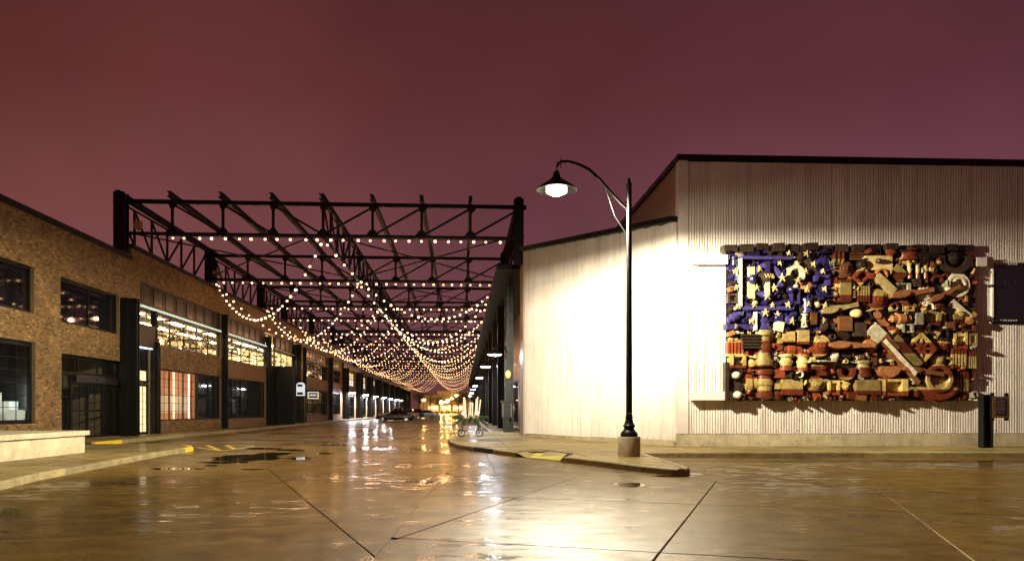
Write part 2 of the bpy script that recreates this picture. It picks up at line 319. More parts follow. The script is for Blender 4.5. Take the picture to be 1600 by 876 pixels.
    def build(s, name, m, parent=None, kind=None, smooth=False, label=None):
        me = s.mesh(name, m, smooth); ob = bpy.data.objects.new(name, me); COL.objects.link(ob)
        if parent: hang(ob, parent)
        if kind: ob['kind'] = kind
        if label: ob['label'] = label
        return ob
def world_loc(o):
    v = Vector(o.location)
    while o.parent: o = o.parent; v += Vector(o.location)
    return v
def hang(ob, parent):        # vertices stay in world coordinates (no thing here is rotated at its root unless built in local space)
    ob.parent = parent; ob.location = -world_loc(parent) if not parent.get('local') else (0, 0, 0)
def thing(name, label, cat, loc=(0, 0, 0), group=None, local=False, rz=0.0):
    o = bpy.data.objects.new(name, None); COL.objects.link(o); o.location = loc; o.rotation_euler = (0, 0, rz); o.empty_display_size = 0.2
    o['label'] = label; o['category'] = cat
    if group: o['group'] = group
    if local: o['local'] = 1
    return o
def tag(o, label, cat, group=None):
    o['label'] = label; o['category'] = cat
    if group: o['group'] = group
    return o
def place(me, name, loc, parent=None, rot=(0, 0, 0), scale=(1, 1, 1)):
    o = bpy.data.objects.new(name, me); COL.objects.link(o); o.rotation_euler = rot; o.scale = scale
    if parent: o.parent = parent; o.location = Vector(loc) - world_loc(parent)
    else: o.location = loc
    return o
def copy_tree(o, parent=None):
    c = o.copy(); COL.objects.link(c)
    if parent: c.parent = parent
    for ch in o.children: copy_tree(ch, c)
    return c
ORD = 'first second third fourth fifth sixth seventh eighth ninth tenth eleventh twelfth thirteenth fourteenth fifteenth sixteenth seventeenth eighteenth nineteenth twentieth'.split()

def clip(sub, cl):
    """Sutherland-Hodgman: polygon sub cut by the convex counter-clockwise polygon cl"""
    out = list(sub)
    for i in range(len(cl)):
        a, b = cl[i], cl[(i + 1) % len(cl)]; inp = out; out = []
        def side(p): return (b[0] - a[0]) * (p[1] - a[1]) - (b[1] - a[1]) * (p[0] - a[0])
        for j in range(len(inp)):
            p, q = inp[j - 1], inp[j]; sp_, sq = side(p), side(q)
            if (sp_ >= 0) != (sq >= 0):
                t = sp_ / (sp_ - sq); out.append((p[0] + (q[0] - p[0]) * t, p[1] + (q[1] - p[1]) * t))
            if sq >= 0: out.append(q)
        if len(out) < 3: return []
    res = []
    for p in out:
        if not res or (abs(p[0] - res[-1][0]) + abs(p[1] - res[-1][1])) > 1e-4: res.append(p)
    if len(res) > 2 and abs(res[0][0] - res[-1][0]) + abs(res[0][1] - res[-1][1]) < 1e-4: res.pop()
    return res if len(res) > 2 else []
def area(p): return 0.5 * sum(p[i - 1][0] * p[i][1] - p[i][0] * p[i - 1][1] for i in range(len(p)))
def halfplane(a, b, big=900):
    """square lying to the left of the line a->b"""
    a = Vector(a[:2]); b = Vector(b[:2]); d = (b - a).normalized(); n = Vector((-d.y, d.x))
    return [tuple(a - d * big), tuple(a + d * big), tuple(a + d * big + n * big), tuple(a - d * big + n * big)]
def inset_cell(o, d, wd, ln, i, j, gap):
    n = Vector((-d.y, d.x)); g = gap / 2
    def pt(u, v): q = o + n * u + d * v; return (q.x, q.y)
    c = [pt(i * wd + g, j * ln + g), pt(i * wd + g, (j + 1) * ln - g), pt((i + 1) * wd - g, (j + 1) * ln - g), pt((i + 1) * wd - g, j * ln + g)]
    return c if area(c) > 0 else c[::-1]

# ================================================================== GROUND
gnd = MB().box(-900, 900, -60, 1500, -1.0, -0.06).build('ground', M['asphalt'], kind='structure')
road = MB().box(-45, 70, -12, 420, -0.058, -0.02).build('road', M['roadbed'], kind='structure')
def rough_slab(poly, z0, z1):
    mb = MB(); ins = 0.012; c = Vector((sum(p[0] for p in poly) / len(poly), sum(p[1] for p in poly) / len(poly)))
    n = len(poly); mb.v += [(p[0], p[1], z0) for p in poly] + [(p[0], p[1], z1 - 0.008) for p in poly]
    for p in poly:
        d = Vector(p) - c; L = max(d.length, 1e-3); q = c + d * (1 - ins * 1.4 / L); mb.v.append((q.x, q.y, z1))
    mb.f.append(tuple(2 * n + i for i in range(n)))
    for i in range(n):
        j = (i + 1) % n; mb.f.append((i, j, n + j, n + i)); mb.f.append((n + i, n + j, 2 * n + j, 2 * n + i))
    return mb
# three bays of slabs: along the street, and two fanned bays in the crossing
a_ = gp(1120, 750).xy; dB = Vector((0.312 * cT + 0.95 * sT, 0.95 * cT - 0.312 * sT)).normalized(); nB = Vector((dB.y, -dB.x))
lineB = (a_ + nB * 40, a_ - nB * 40)                     # front edge of the street bay
pL, pR = gp(560, 900).xy, gp(700, 735).xy
regA = [halfplane(a_ - nB * -40, a_ - nB * 40)]
if area(clip([tuple(Vector((0, 60)) + Vector(q)) for q in ((-1, -1), (1, -1), (1, 1), (-1, 1))], regA[0]) or [(0, 0), (0, 0), (0, 0)]) <= 0.1:
    regA = [halfplane(a_ + nB * -40, a_ + nB * 40)]
regF = halfplane(a_ + nB * -40, a_ + nB * 40) if regA[0] == halfplane(a_ - nB * -40, a_ - nB * 40) else halfplane(a_ - nB * -40, a_ - nB * 40)
hpC, hpB = halfplane(pL, pR), halfplane(pR, pL)
dC = Vector((-0.37 * cT + 0.93 * sT, 0.93 * cT + 0.37 * sT)).normalized()
def lay(origin, d, wd, ln, regions, rng_i, rng_j, zt, gap=0.015):
    for i in range(*rng_i):
        for j in range(*rng_j):
            c = inset_cell(origin, d, wd, ln, i, j, gap)
            for rg in regions:
                c = clip(c, rg) if c else c
            if not c or abs(area(c)) < 0.08: continue
            pr = [proj((p[0], p[1], 0)) for p in c]
            if not any(q[2] > 5 and -160 < q[0] < 1760 for q in pr): continue
            if min(q[2] for q in pr) > 118: continue
            mx = sum(p[0] for p in c) / len(c); my = sum(p[1] for p in c) / len(c)
            if my > 34 and (mx < -18 or mx > 4): continue
            if mx > 7.5 and my > 31: continue
            if area(c) < 0: c = c[::-1]
            rough_slab(c, -0.019, zt + random.uniform(-0.0012, 0.0012)).build('concrete_slab', M['road'], road)
lay(Vector((-16.2, 0)), Vector((0, 1)), 3.4, 4.6, regA, (-20, 2), (2, 28), 0.0)
lay(a_, dB, 3.03, 4.5, [regF, hpB] , (-14, 14), (-9, 3), 0.0)
lay(gp(426, 738).xy, dC, 7.5, 9.0, [regF, hpC], (-8, 8), (-6, 5), 0.0)
MB().box(-15.1, 1.5, 118, 330, -0.019, -0.002).build('far_road', M['road'], kind='structure')

# ---- sidewalks with kerb stones
def offset_in(poly, d):
    n = len(poly); out = []
    for i in range(n):
        p0, p1, p2 = Vector(poly[i - 1]), Vector(poly[i]), Vector(poly[(i + 1) % n])
        a = (p1 - p0).normalized(); b = (p2 - p1).normalized(); na = Vector((-a.y, a.x)); nb = Vector((-b.y, b.x))
        m_ = (na + nb); m_ = m_ / max(m_.length_squared, 0.35) * 2 if m_.length > 1e-4 else na
        out.append(tuple(p1 + m_ * d))
    return out
def kerb_line(pts, parent, zt, mats, step=1.9, wk=0.17, z0=-0.019):
    """kerb stones along a polyline, inside lying to the left"""
    P = [Vector(p[:2]) for p in pts]; seg = []
    for a, b in zip(P, P[1:]):
        k = max(1, round((b - a).length / step))
        for i in range(k): seg.append((a.lerp(b, i / k), a.lerp(b, (i + 1) / k)))
    for i, (a, b) in enumerate(seg):
        d = (b - a).normalized(); n = Vector((-d.y, d.x)); g = d * 0.006
        pa, pb = a + g, b - g
        mb = MB(); o = []
        for q in (pa, pb):
            for off, z in ((0, z0), (0.0, zt - 0.03), (0.03, zt), (wk, zt), (wk, z0)): mb.v.append((*(q + n * off), z))
        mb.f += [(0, 1, 6, 5), (1, 2, 7, 6), (2, 3, 8, 7), (3, 4, 9, 8), (0, 5, 9, 4)[::-1], (0, 4, 3, 2, 1), (5, 6, 7, 8, 9)]
        mb.build('kerb_stone', mats(i, (a + b) / 2), parent)
def sidewalk(name, poly, z, d, wd, ln, org, inset=0.18):
    base = MB().prism(offset_in(poly, 0.05), -0.018, z - 0.03).build(name, M['roadbed'], kind='structure')
    inn = offset_in(poly, inset)
    xs = [p[0] for p in inn]; ys = [p[1] for p in inn]
    n = Vector((-d.y, d.x)); c_ = [( (Vector(p) - org).dot(n), (Vector(p) - org).dot(d)) for p in inn]
    i0, i1 = math.floor(min(c[0] for c in c_) / wd) - 1, math.ceil(max(c[0] for c in c_) / wd) + 1
    j0, j1 = math.floor(min(c[1] for c in c_) / ln) - 1, math.ceil(max(c[1] for c in c_) / ln) + 1
    for i in range(i0, i1):
        for j in range(j0, j1):
            c = clip(inn, inset_cell(org, d, wd, ln, i, j, 0.018))
            if c and abs(area(c)) > 0.05:
                rough_slab(c, z - 0.05, z).build('paving_slab', M['walk'], base)
    return base

Yd = Vector((0, 1)); ZS = 0.15
# left peninsula in front of the loading dock
pen_px = [(-260, 812), (-120, 780), (0, 753), (60, 739), (140, 725), (215, 711.5), (262, 703.5), (290, 700), (302, 697.5), (300, 695.6), (288, 694), (262, 692.9), (225, 692.3)]
pen = [tuple(gp(x, y, ZS).xy) for x, y in pen_px]
pen_all = pen + [(-13.0, pen[-1][1]), (-19, pen[-1][1] - 0.5), (-19, pen[0][1])]
pen_b = sidewalk('sidewalk', pen_all, ZS, Yd, 2.4, 2.4, Vector((-12, 20)))
ytip = [gp(276, 701.5, ZS).xy, gp(296, 694.5, ZS).xy]
def pen_mat(i, c): return M['yellow'] if (c - gp(298, 697, ZS).xy).length < 1.7 else M['kerb']
kerb_line(pen, pen_b, ZS + 0.004, pen_mat, 1.6)
# left facade sidewalk
fs_poly = [(-15.2, 34), (-15.2, 262), (-17.5, 262), (-17.5, 34)]
fs_b = sidewalk('sidewalk', fs_poly, 0.17, Yd, 2.3, 4.0, Vector((-15.2, 34)))
kerb_line([(-15.2, 34), (-15.2, 120)], fs_b, 0.174, lambda i, c: M['yellow'] if c.y < 37.6 else M['kerb'], 2.6)
MB().box(-15.36, -15.2, 120, 262, -0.019, 0.174).build('kerb', M['kerb'], fs_b)
# right sidewalk
rt = [(772, 655.5), (764, 672), (748, 671.5), (722, 674.5), (706, 680), (700, 685), (703, 689.5), (715, 694), (740, 698), (770, 701.5), (806, 706)]
rt2 = [(880, 713), (930, 718.5), (1000, 727), (1050, 731.5), (1071, 732.5), (1078, 730.5), (1070, 727.3), (1003, 706.5), (1100, 706.3), (1350, 706), (1600, 705.8), (1800, 705.6)]
E1 = [tuple(gp(x, y, ZS).xy) for x, y in rt]; E2 = [tuple(gp(x, y, ZS).xy) for x, y in rt2]
E1[0] = (1.66, 120.0); E1[1] = (1.66, 48.5)
ri1 = Vector(E1[-1]) + Vector((0.95, 1.35)); ri2 = Vector(E2[0]) + Vector((0.35, 1.6))
A0 = at(1062, 29.5, 0).xy; B0 = at(819, 40.3, 0).xy; E0 = at(1790, 30.4, 0).xy
walk_poly = E1 + [tuple(ri1), tuple(ri2)] + E2 + [(E0.x + 1, E0.y + 0.5), (E0.x, E0.y + 0.6), (A0.x + 0.2, A0.y + 0.6), (B0.x + 0.5, B0.y + 0.8), (4.9, 43), (4.9, 120)]
rs_b = sidewalk('sidewalk', walk_poly, ZS, Yd, 1.9, 2.1, Vector((1.66, 30)))
bpaint = {4, 6}
kerb_line(E1, rs_b, ZS + 0.004, lambda i, c: M['black'] if (c - gp(728, 699, ZS).xy).length < 0.75 else M['kerb'], 1.7)
kerb_line(E2, rs_b, ZS + 0.004, lambda i, c: M['kerb'], 2.6)
# kerb ramp with its yellow tactile pad
c1, c2 = Vector(E1[-1]), Vector(E2[0]); o1 = c1.lerp(c2, 0.24); o2 = c1.lerp(c2, 0.93)
rmp = MB().add([(*c1, ZS), (*o1, 0.012), (*o2, 0.012), (*c2, ZS), (*ri2, ZS + 0.001), (*ri1, ZS + 0.001)], [(0, 1, 5), (1, 2, 4, 5), (2, 3, 4)]).build('kerb_ramp', M['walk'], rs_b)
def bil(u, v, dz=0.006):
    a = o1.lerp(o2, u); b = ri1.lerp(ri2, u); q = a.lerp(b, v); return (q.x, q.y, 0.012 + (ZS - 0.012) * v + dz)
pad = MB().add([bil(0.05, 0.03), bil(0.98, 0.03), bil(0.98, 0.62), bil(0.05, 0.62)], [(0, 1, 2, 3)])
for i in range(12):
    for j in range(6):
        q = bil(0.1 + 0.82 * i / 11, 0.07 + 0.5 * j / 5, 0.012); pad.cbox(q, (0.04, 0.04, 0.012))
pad.build('tactile_pad', M['tactile'], rs_b)
# yellow hatching
hl = MB()
def stripe(a, b, wd=0.13):
    a = gp(*a).xy; b = gp(*b).xy; d = (b - a).normalized(); n = Vector((-d.y, d.x)) * wd / 2
    hl.add([(*(a - n), 0.0045), (*(b - n), 0.0045), (*(b + n), 0.0045), (*(a + n), 0.0045)], [(0, 1, 2, 3)])
hm = [((308, 698.6), (343, 703.6)), ((344, 703.8), (366, 701.5)), ((367, 701.3), (398, 696.2)), ((324, 695.2), (342.6, 703)), ((354, 695), (366.5, 701)), ((355, 694.9), (397, 695.7))]
for k_, (a, b) in enumerate(hm): stripe(a, b, 0.2 if k_ in (3, 4) else 0.14)
hl.build('road_marking', M['yellow'], kind='structure')
# puddles
def puddle(px, py, wp, hp, seed):
    """shallow water, long across the view, with a wandering edge"""
    r_ = random.Random(seed); ph = [(r_.uniform(0, 6.28), r_.uniform(0.04, 0.22) / (k * 0.6)) for k in range(2, 9)]; out = []
    for i in range(72):
        a = 2 * math.pi * i / 72; q = 1 + sum(m_ * math.sin(k_ * a + p_) for k_, (p_, m_) in zip(range(2, 9), ph))
        c = gp(px + wp / 2 * q * math.cos(a), py - hp / 2 * q * math.sin(a)); out.append((c.x, c.y))
    if area(out) < 0: out = out[::-1]
    MB().add([(*p, 0.0042 + 0.0005 * (seed % 3)) for p in out], [tuple(range(len(out)))]).build('puddle', M['water'], kind='structure')
for k_, (px, py, wp, hp) in enumerate(((384, 715, 120, 9), (352, 722, 70, 4), (425, 709, 60, 5), (276, 732, 76, 3.4), (408, 700.5, 62, 3), (455, 703, 50, 3), (330, 727, 26, 2), (470, 716, 36, 4), (395, 733, 34, 2), (1052, 743.5, 62, 3.2), (1086, 740.5, 26, 2.4), (986, 757, 44, 7), (1478, 726, 40, 3), (520, 695, 50, 2.4), (655, 752, 50, 3), (505, 708, 30, 3))):
    puddle(px, py, wp, hp, k_)
tw = MB()
for k in range(70):
    c = gp(random.uniform(-5, 34), random.uniform(795, 806)); a = random.uniform(0, 6.28); d = Vector((math.cos(a), math.sin(a), 0)) * random.uniform(0.015, 0.04); n = Vector((-d.y, d.x, 0)) * 0.5
    z = random.uniform(0.006, 0.02); tw.add([(c - d) + Vector((0, 0, z)), c + n + Vector((0, 0, z + 0.01)), c + d + Vector((0, 0, z)), c - n + Vector((0, 0, z + 0.006))], [(0, 1, 2, 3)])
tw.build('leaf_litter', M['needle'], kind='stuff')

# ================================================================== LEFT: loading dock
XF = -17.3
t = thing('loading_dock', 'pale concrete loading dock wall with overhanging cap on left sidewalk', 'loading dock', (-12, 26, ZS))
MB().box(-17.28, -12.0, 12, 26.1, 0.02, 0.70).build('dock_wall', M['concrete'], t)
for k in range(6):
    y1 = 26.22 - k * 2.4; MB().box(-17.27, -11.9, y1 - 2.39, y1, 0.702, 0.845).build('cap_stone', M['concrete'], t)

# ---- brick work: mortar wall with openings, bricks laid on it one by one
def cells(y0, y1, z0, z1, ops):
    ys = sorted({y0, y1, *[v for o in ops for v in o[:2] if y0 < v < y1]}); zs = sorted({z0, z1, *[v for o in ops for v in o[2:] if z0 < v < z1]})
    for a, b in zip(ys, ys[1:]):
        for c, d in zip(zs, zs[1:]):
            cy, cz = (a + b) / 2, (c + d) / 2
            if not any(o[0] < cy < o[1] and o[2] < cz < o[3] for o in ops): yield a, b, c, d
def mortar_wall(X, th, y0, y1, z0, z1, ops, m, parent):
    mb = MB()
    for a, b, c, d in cells(y0, y1, z0, z1, ops): mb.box(X - th, X, a, b, c, d)
    return mb.build('wall', m, parent)
def bricks(X, y0, y1, z0, z1, ops, parent, name='brickwork'):
    L, H, g = 0.215, 0.075, 0.012; V = []; C = []
    tones = np.array([(0.29, 0.165, 0.055), (0.23, 0.125, 0.042), (0.17, 0.09, 0.032), (0.38, 0.24, 0.09), (0.10, 0.054, 0.022), (0.26, 0.145, 0.05)])
    pw = np.array([0.28, 0.26, 0.18, 0.08, 0.06, 0.14])
    nr = int((z1 - z0) / H)
    for r in range(nr):
        za = z0 + r * H + g / 2; zb = za + H - g; zc = (za + zb) / 2
        blk = sorted([(o[0], o[1]) for o in ops if o[2] < zc < o[3]]); runs = []; a = y0
        for p, q in blk:
            if p > a: runs.append((a, min(p, y1)))
            a = max(a, q)
        if a < y1: runs.append((a, y1))
        for a, b in runs:
            y = a - (L / 2 if r % 2 else 0)
            while y < b:
                ya, yb = max(y + g / 2, a + 0.001), min(y + L - g / 2, b - 0.001); y += L
                if yb - ya < 0.03: continue
                V.append((ya, yb, za, zb, X + random.uniform(0.006, 0.017)))
    V = np.array(V); n = len(V)
    ya, yb, za, zb, xo = V.T; xi = np.full(n, X - 0.002)
    vs = np.stack([np.stack([xi, ya, za], 1), np.stack([xi, yb, za], 1), np.stack([xi, yb, zb], 1), np.stack([xi, ya, zb], 1),
                   np.stack([xo, ya, za], 1), np.stack([xo, yb, za], 1), np.stack([xo, yb, zb], 1), np.stack([xo, ya, zb], 1)], 1).reshape(-1, 3)
    fq = np.array([(4, 5, 6, 7), (0, 1, 5, 4), (2, 3, 7, 6), (1, 2, 6, 5), (3, 0, 4, 7)])
    fs = (fq[None] + (np.arange(n) * 8)[:, None, None]).reshape(-1, 4)
    me = bpy.data.meshes.new(name); me.vertices.add(len(vs)); me.vertices.foreach_set('co', vs.ravel())
    me.loops.add(fs.size); me.loops.foreach_set('vertex_index', fs.ravel().astype(np.int32))
    me.polygons.add(len(fs)); me.polygons.foreach_set('loop_start', np.arange(0, fs.size, 4, dtype=np.int32))
    me.update(calc_edges=True)
    col = tones[rng.choice(6, n, p=pw)] * rng.uniform(0.8, 1.2, (n, 1)); ca = me.color_attributes.new('tone', 'FLOAT_COLOR', 'POINT')
    cc = np.ones((n, 8, 4)); cc[:, :, :3] = col[:, None, :]; ca.data.foreach_set('color', cc.ravel())
    me.materials.append(M['brick']); ob = bpy.data.objects.new(name, me); COL.objects.link(ob); hang(ob, parent); ob['kind'] = 'stuff'
    return ob

def window(parent, y0, y1, z0, z1, cols, rows, glassm, X=XF, rec=0.12, fr=0.09, mun=0.035, minor=(0, 0), glass_of=None):
    """window set in the facade: part > frame is its own mesh, sub-parts mullion and pane"""
    x = X - rec; f = MB()
    f.box(x - 0.05, x + 0.05, y0, y1, z0, z0 + fr); f.box(x - 0.05, x + 0.05, y0, y1, z1 - fr, z1)
    f.box(x - 0.05, x + 0.05, y0, y0 + fr, z0 + fr, z1 - fr); f.box(x - 0.05, x + 0.05, y1 - fr, y1, z0 + fr, z1 - fr)
    win = f.build('window', M['black'], parent)
    ya, yb, za, zb = y0 + fr, y1 - fr, z0 + fr, z1 - fr; cw_, rh = (yb - ya) / cols, (zb - za) / rows
    for i in range(1, cols): sub(MB().box(x - 0.035, x + 0.04, ya + i * cw_ - mun / 2 - 0.015, ya + i * cw_ + mun / 2 + 0.015, za, zb), 'mullion', M['black'], win)
    for j in range(1, rows): sub(MB().box(x - 0.03, x + 0.035, ya, yb, za + j * rh - mun / 2, za + j * rh + mun / 2), 'transom', M['black'], win)
    if minor[0] or minor[1]:
        mb = MB()
        for i in range(cols):
            for k in range(1, minor[0]): c = ya + (i + k / minor[0]) * cw_; mb.box(x - 0.012, x + 0.016, c - 0.011, c + 0.011, za, zb)
        for j in range(rows):
            for k in range(1, minor[1]): c = za + (j + k / minor[1]) * rh; mb.box(x - 0.014, x + 0.019, ya, yb, c - 0.011, c + 0.011)
        sub(mb, 'glazing_bars', M['black'], win, kind='stuff')
    for i in range(cols):
        for j in range(rows):
            g = glass_of(i, j) if glass_of else glassm
            xx = x - 0.02 + random.uniform(-0.002, 0.002)
            sub(MB().box(xx - 0.006, xx, ya + i * cw_ + 0.012, ya + (i + 1) * cw_ - 0.012, za + j * rh + 0.008, za + (j + 1) * rh - 0.008), 'pane', g, win)
    return win
def sub(mb, name, m, part, kind=None, smooth=False): 
    ob = mb.build(name, m, None, kind, smooth); ob.parent = part; ob.location = -world_loc(part) ; return ob

# ---- near brick building
ZR1 = 9.45; Y1 = 42.7
b1 = thing('brick_building', 'near buff brick building with dark windows above the loading dock', 'building', (XF, 32, 0))
w_up1 = (24.6, 33.3, 5.4, 7.25); w_up2 = (35.4, 41.3, 5.3, 7.25); w_lo1 = (24.2, 33.4, 0.95, 4.22); w_lo2 = (35.5, 41.6, 0.2, 3.98); w_up0 = (16, 22.8, 5.4, 7.25)
ops1 = [w_up1, w_up2, w_lo1, w_lo2, w_up0]
mortar_wall(XF, 0.35, 12, Y1, 0.1, ZR1 - 0.1, ops1, M['mortar'], b1)
bricks(XF, 22.5, Y1 - 0.01, 0.2, ZR1 - 0.12, ops1, b1)
MB().box(-40, XF - 0.4, 12, Y1 - 0.1, 0.1, ZR1 - 0.5).build('building_core', M['darkroom'], b1) if False else None
MB().box(-40, XF - 0.36, 12, Y1 - 0.1, ZR1 - 0.8, ZR1 - 0.4).build('roof', M['black'], b1)
MB().box(XF - 0.5, XF + 0.09, 12, Y1 + 0.05, ZR1 - 0.1, ZR1 + 0.12).build('coping', M['black'], b1)
MB().box(-40, -39.7, 12, Y1, 0.1, ZR1 - 0.8).build('rear_wall', M['mortar'], b1)
MB().box(-39.6, XF - 0.37, Y1 - 0.3, Y1 - 0.02, 0.1, ZR1 - 0.8).build('party_wall', M['mortar'], b1)
MB().box(-30, XF - 0.37, 22, Y1 - 0.32, 4.6, 4.8).build('upper_floor', M['darkroom'], b1)
MB().box(-29.99, XF - 0.37, 34.2, 34.4, 0.1, 4.59).build('cross_wall', M['darkroom'], b1); MB().box(-30.2, -30, 12, Y1 - 0.32, 0.1, 8.6).build('inner_wall', M['darkroom'], b1)
window(b1, *w_up1, 2, 1, M['dglass'], rec=0.2, fr=0.12)
window(b1, *w_up2, 2, 1, M['dglass'], rec=0.2, fr=0.12)
window(b1, *w_lo1, 2, 2, M['glass'], rec=0.2, fr=0.16, minor=(5, 3))
# things seen in the lit lower window
vb = MB().box(-21.6, -21.5, 26, 34, 0.86, 4.5).build('partition', M['darkroom'], b1)
for k, (y, d, h, x) in enumerate(((33.35, 0.3, 0.6, -17.95), (33.1, 0.35, 1.3, -18.95), (33.65, 0.35, 0.95, -18.6), (32.4, 0.3, 1.9, -19.0))):
    bx = thing('display_box', ['small white box lowest behind the lower left window', 'mid height white box behind the lower left window', 'wide white box second lowest behind the lower left window', 'tallest white box behind the lower left window'][k], 'display box', (x, y, 0.88), 'display boxes in the window')
    MB().box(x - 0.3, x + 0.3, y - d, y + d, 0.88, 0.88 + h).build('box_body', M['white'], bx); MB().box(x - 0.31, x + 0.31, y - d - 0.01, y + d + 0.01, 0.882 + h, 0.9 + h).build('lid', M['white'], bx)
dl = thing('floor_light', 'white upright tube light standing inside the lower left window', 'light', (-17.9, 34.0, 0.88))
MB().box(-17.93, -17.85, 33.97, 34.05, 0.9, 2.6).build('tube', emit('white display tube', (0.8, 0.95, 1.0), 14), dl); MB().box(-18.02, -17.76, 33.87, 34.13, 0.86, 0.9).build('foot', M['black'], dl)
dl2 = copy_tree(dl); dl2.location.y -= 2.1; dl2.location.x -= 0.25; dl2['label'] = 'second white tube light at the left side of the lower left window'
# storefront entrance
sf = MB(); x = XF - 0.32
win = window(b1, 35.5, 41.6, 3.12, 3.98, 3, 1, M['glass'], rec=0.3, fr=0.1)
MB().box(XF - 0.42, XF - 0.02, 36.9, 41.3, 2.76, 3.1).build('entrance_canopy', M['bronze'], b1)
window(b1, 35.5, 36.9, 0.2, 3.1, 1, 3, M['glass'], rec=0.3, fr=0.08, minor=(2, 2))
def sf_glass(i, j): return M['glass']
window(b1, 36.92, 41.6, 0.2, 2.74, 3, 2, M['glass'], rec=0.3, fr=0.1, mun=0.08, minor=(2, 3))
MB().box(-21.2, -21.1, 39.6, 42.3, 0.2, 4.4).build('teal_wall', M['teal'], b1); MB().box(-21.3, -21.22, 35, 39.6, 0.2, 4.4).build('entrance_wall', M['white'], b1)
el = thing('ceiling_light', 'round white ceiling light behind the entrance transom', 'light', (-18.7, 38.7, 4.3))
MB().lathe([(0.22, 4.28), (0.22, 4.34), (0.05, 4.36), (0.02, 4.58)], (-18.7, 38.7, 0), 16).build('diffuser', emit('entrance ceiling light', (0.85, 0.92, 1.0), 45), el); MB().lathe([(0.24, 4.35), (0.24, 4.42)], (-18.7, 38.7, 0.004), 16).build('housing', M['black'], el)

# ---- long brick building with the lit windows
ZR2 = 10.1; Y2 = 116.0
b2 = thing('brick_building', 'long brick building with lit clerestory windows under the steel canopy', 'building', (XF, 60, 0))
bays = [(43.9, 58.2), (59.0, 71.4), (75.2, 83.2), (88.2, 104.0), (105.0, 114.3)]
ops2 = [(a, b, 5.2, 8.42) for a, b in bays] + [(46.1, 58.2, 0.85, 3.9), (59.0, 71.2, 0.85, 3.9), (75.2, 87.6, 0.18, 3.9), (88.2, 104.0, 0.85, 3.9), (105.0, 114.3, 0.85, 3.9), (42.9, 45.2, 0.18, 4.9), (71.4, 75.2, 0.18, 8.42), (83.2, 87.6, 5.2, 8.42)]
mortar_wall(XF, 0.35, Y1 + 0.02, 60, 0.1, ZR2 - 0.12, ops2, M['mortar'], b2)
mortar_wall(XF + 0.012, 0.36, 60.01, Y2, 0.1, ZR2 - 0.12, ops2, M['farbrick'], b2)
bricks(XF, Y1 + 0.03, 60.0, 0.2, ZR2 - 0.13, ops2, b2)
MB().box(XF - 0.5, XF + 0.09, Y1 + 0.06, Y2 + 0.05, ZR2 - 0.12, ZR2 + 0.1).build('coping', M['black'], b2)
MB().box(-32, XF - 0.38, Y1 + 0.05, Y2, 8.75, 8.95).build('roof', M['black'], b2)
MB().box(-29, XF - 0.38, Y1 + 0.05, Y2, 4.5, 4.8).build('upper_floor', M['room'], b2)
MB().box(-29.3, -29.0, Y1 + 0.05, Y2, 0.1, 8.74).build('rear_wall', M['room'], b2)
MB().box(-29, XF - 0.38, Y2 - 0.3, Y2 - 0.01, 0.1, 8.74).build('end_wall', M['farbrick'], b2)
MB().box(-29, XF - 0.38, Y1 + 0.05, Y1 + 0.2, 0.1, 8.74).build('party_wall', M['room'], b2)
MB().box(-29, XF - 0.38, 88, 88.15, 4.81, 8.64).build('inner_wall', M['room'], b2); MB().box(-28.98, XF - 0.4, Y1 + 0.2, 87.98, 8.65, 8.73).build('ceiling', M['room'], b2)
for k, (a, b) in enumerate(bays):
    dark = k >= 3
    n = max(2, round((b - a) / 2.35))
    window(b2, a, b, 5.2, 6.98, n, 2, M['dglass'] if dark else M['glass'], rec=0.16, fr=0.08, minor=(0, 0) if k else (2, 1))
    MB().box(XF - 0.3, XF - 0.1, a, b, 7.0, 8.4).build('steel_band', M['black'], b2)
    m_ = round((b - a) / 1.85)
    for i in range(m_):
        ya = a + (b - a) * (i + 0.16) / m_; yb = a + (b - a) * (i + 0.80) / m_
        MB().box(XF - 0.098, XF - 0.06, ya, yb, 7.38, 8.28).build('steel_panel', M['bronze'], b2)
    st = thing('strip_light', f'pale strip light above the {ORD[k]} upper window bay of the long brick building', 'strip light', (XF, (a + b) / 2, 7.1), 'strip lights over the upper windows')
    MB().tube([(XF + 0.02, a + 0.05, 7.13), (XF + 0.02, b - 0.05, 7.13)], 0.07, 8).build('tube', M['strip'] if k < 2 else M['trim'], st)
    brk = MB()
    for q in (0.1, 0.5, 0.9): brk.box(XF - 0.099, XF - 0.05, a + (b - a) * q - 0.03, a + (b - a) * q + 0.03, 7.08, 7.3)
    brk.build('bracket', M['black'], st)
# lower windows
window(b2, 46.1, 53.4, 0.85, 3.9, 3, 2, M['glass'], rec=0.16, fr=0.1, minor=(3, 3))
window(b2, 53.5, 58.2, 0.85, 3.9, 2, 2, M['dglass'], rec=0.16, fr=0.1)
window(b2, 59.0, 71.2, 0.85, 3.9, 5, 2, M['dglass'], rec=0.16, fr=0.1, minor=(2, 2))
window(b2, 88.2, 104.0, 0.85, 3.9, 5, 2, M['dglass'], rec=0.16, fr=0.12, mun=0.1)
window(b2, 105.0, 114.3, 0.85, 3.9, 4, 2, M['dglass'], rec=0.16, fr=0.12)
window(b2, 76.2, 82.9, 0.2, 3.9, 4, 3, M['litpane'], rec=0.2, fr=0.14, minor=(2, 2), glass_of=lambda i, j: M['litpane'] if i in (1, 3) or (i == 2 and j) else M['dglass'])
window(b2, 83.2, 87.5, 0.2, 3.9, 3, 2, M['litpane'], rec=0.2, fr=0.14, glass_of=lambda i, j: M['litpane'] if i == 1 else M['dglass'])
window(b2, 83.3, 87.5, 5.2, 8.3, 2, 2, M['dglass'], rec=0.16, fr=0.12)
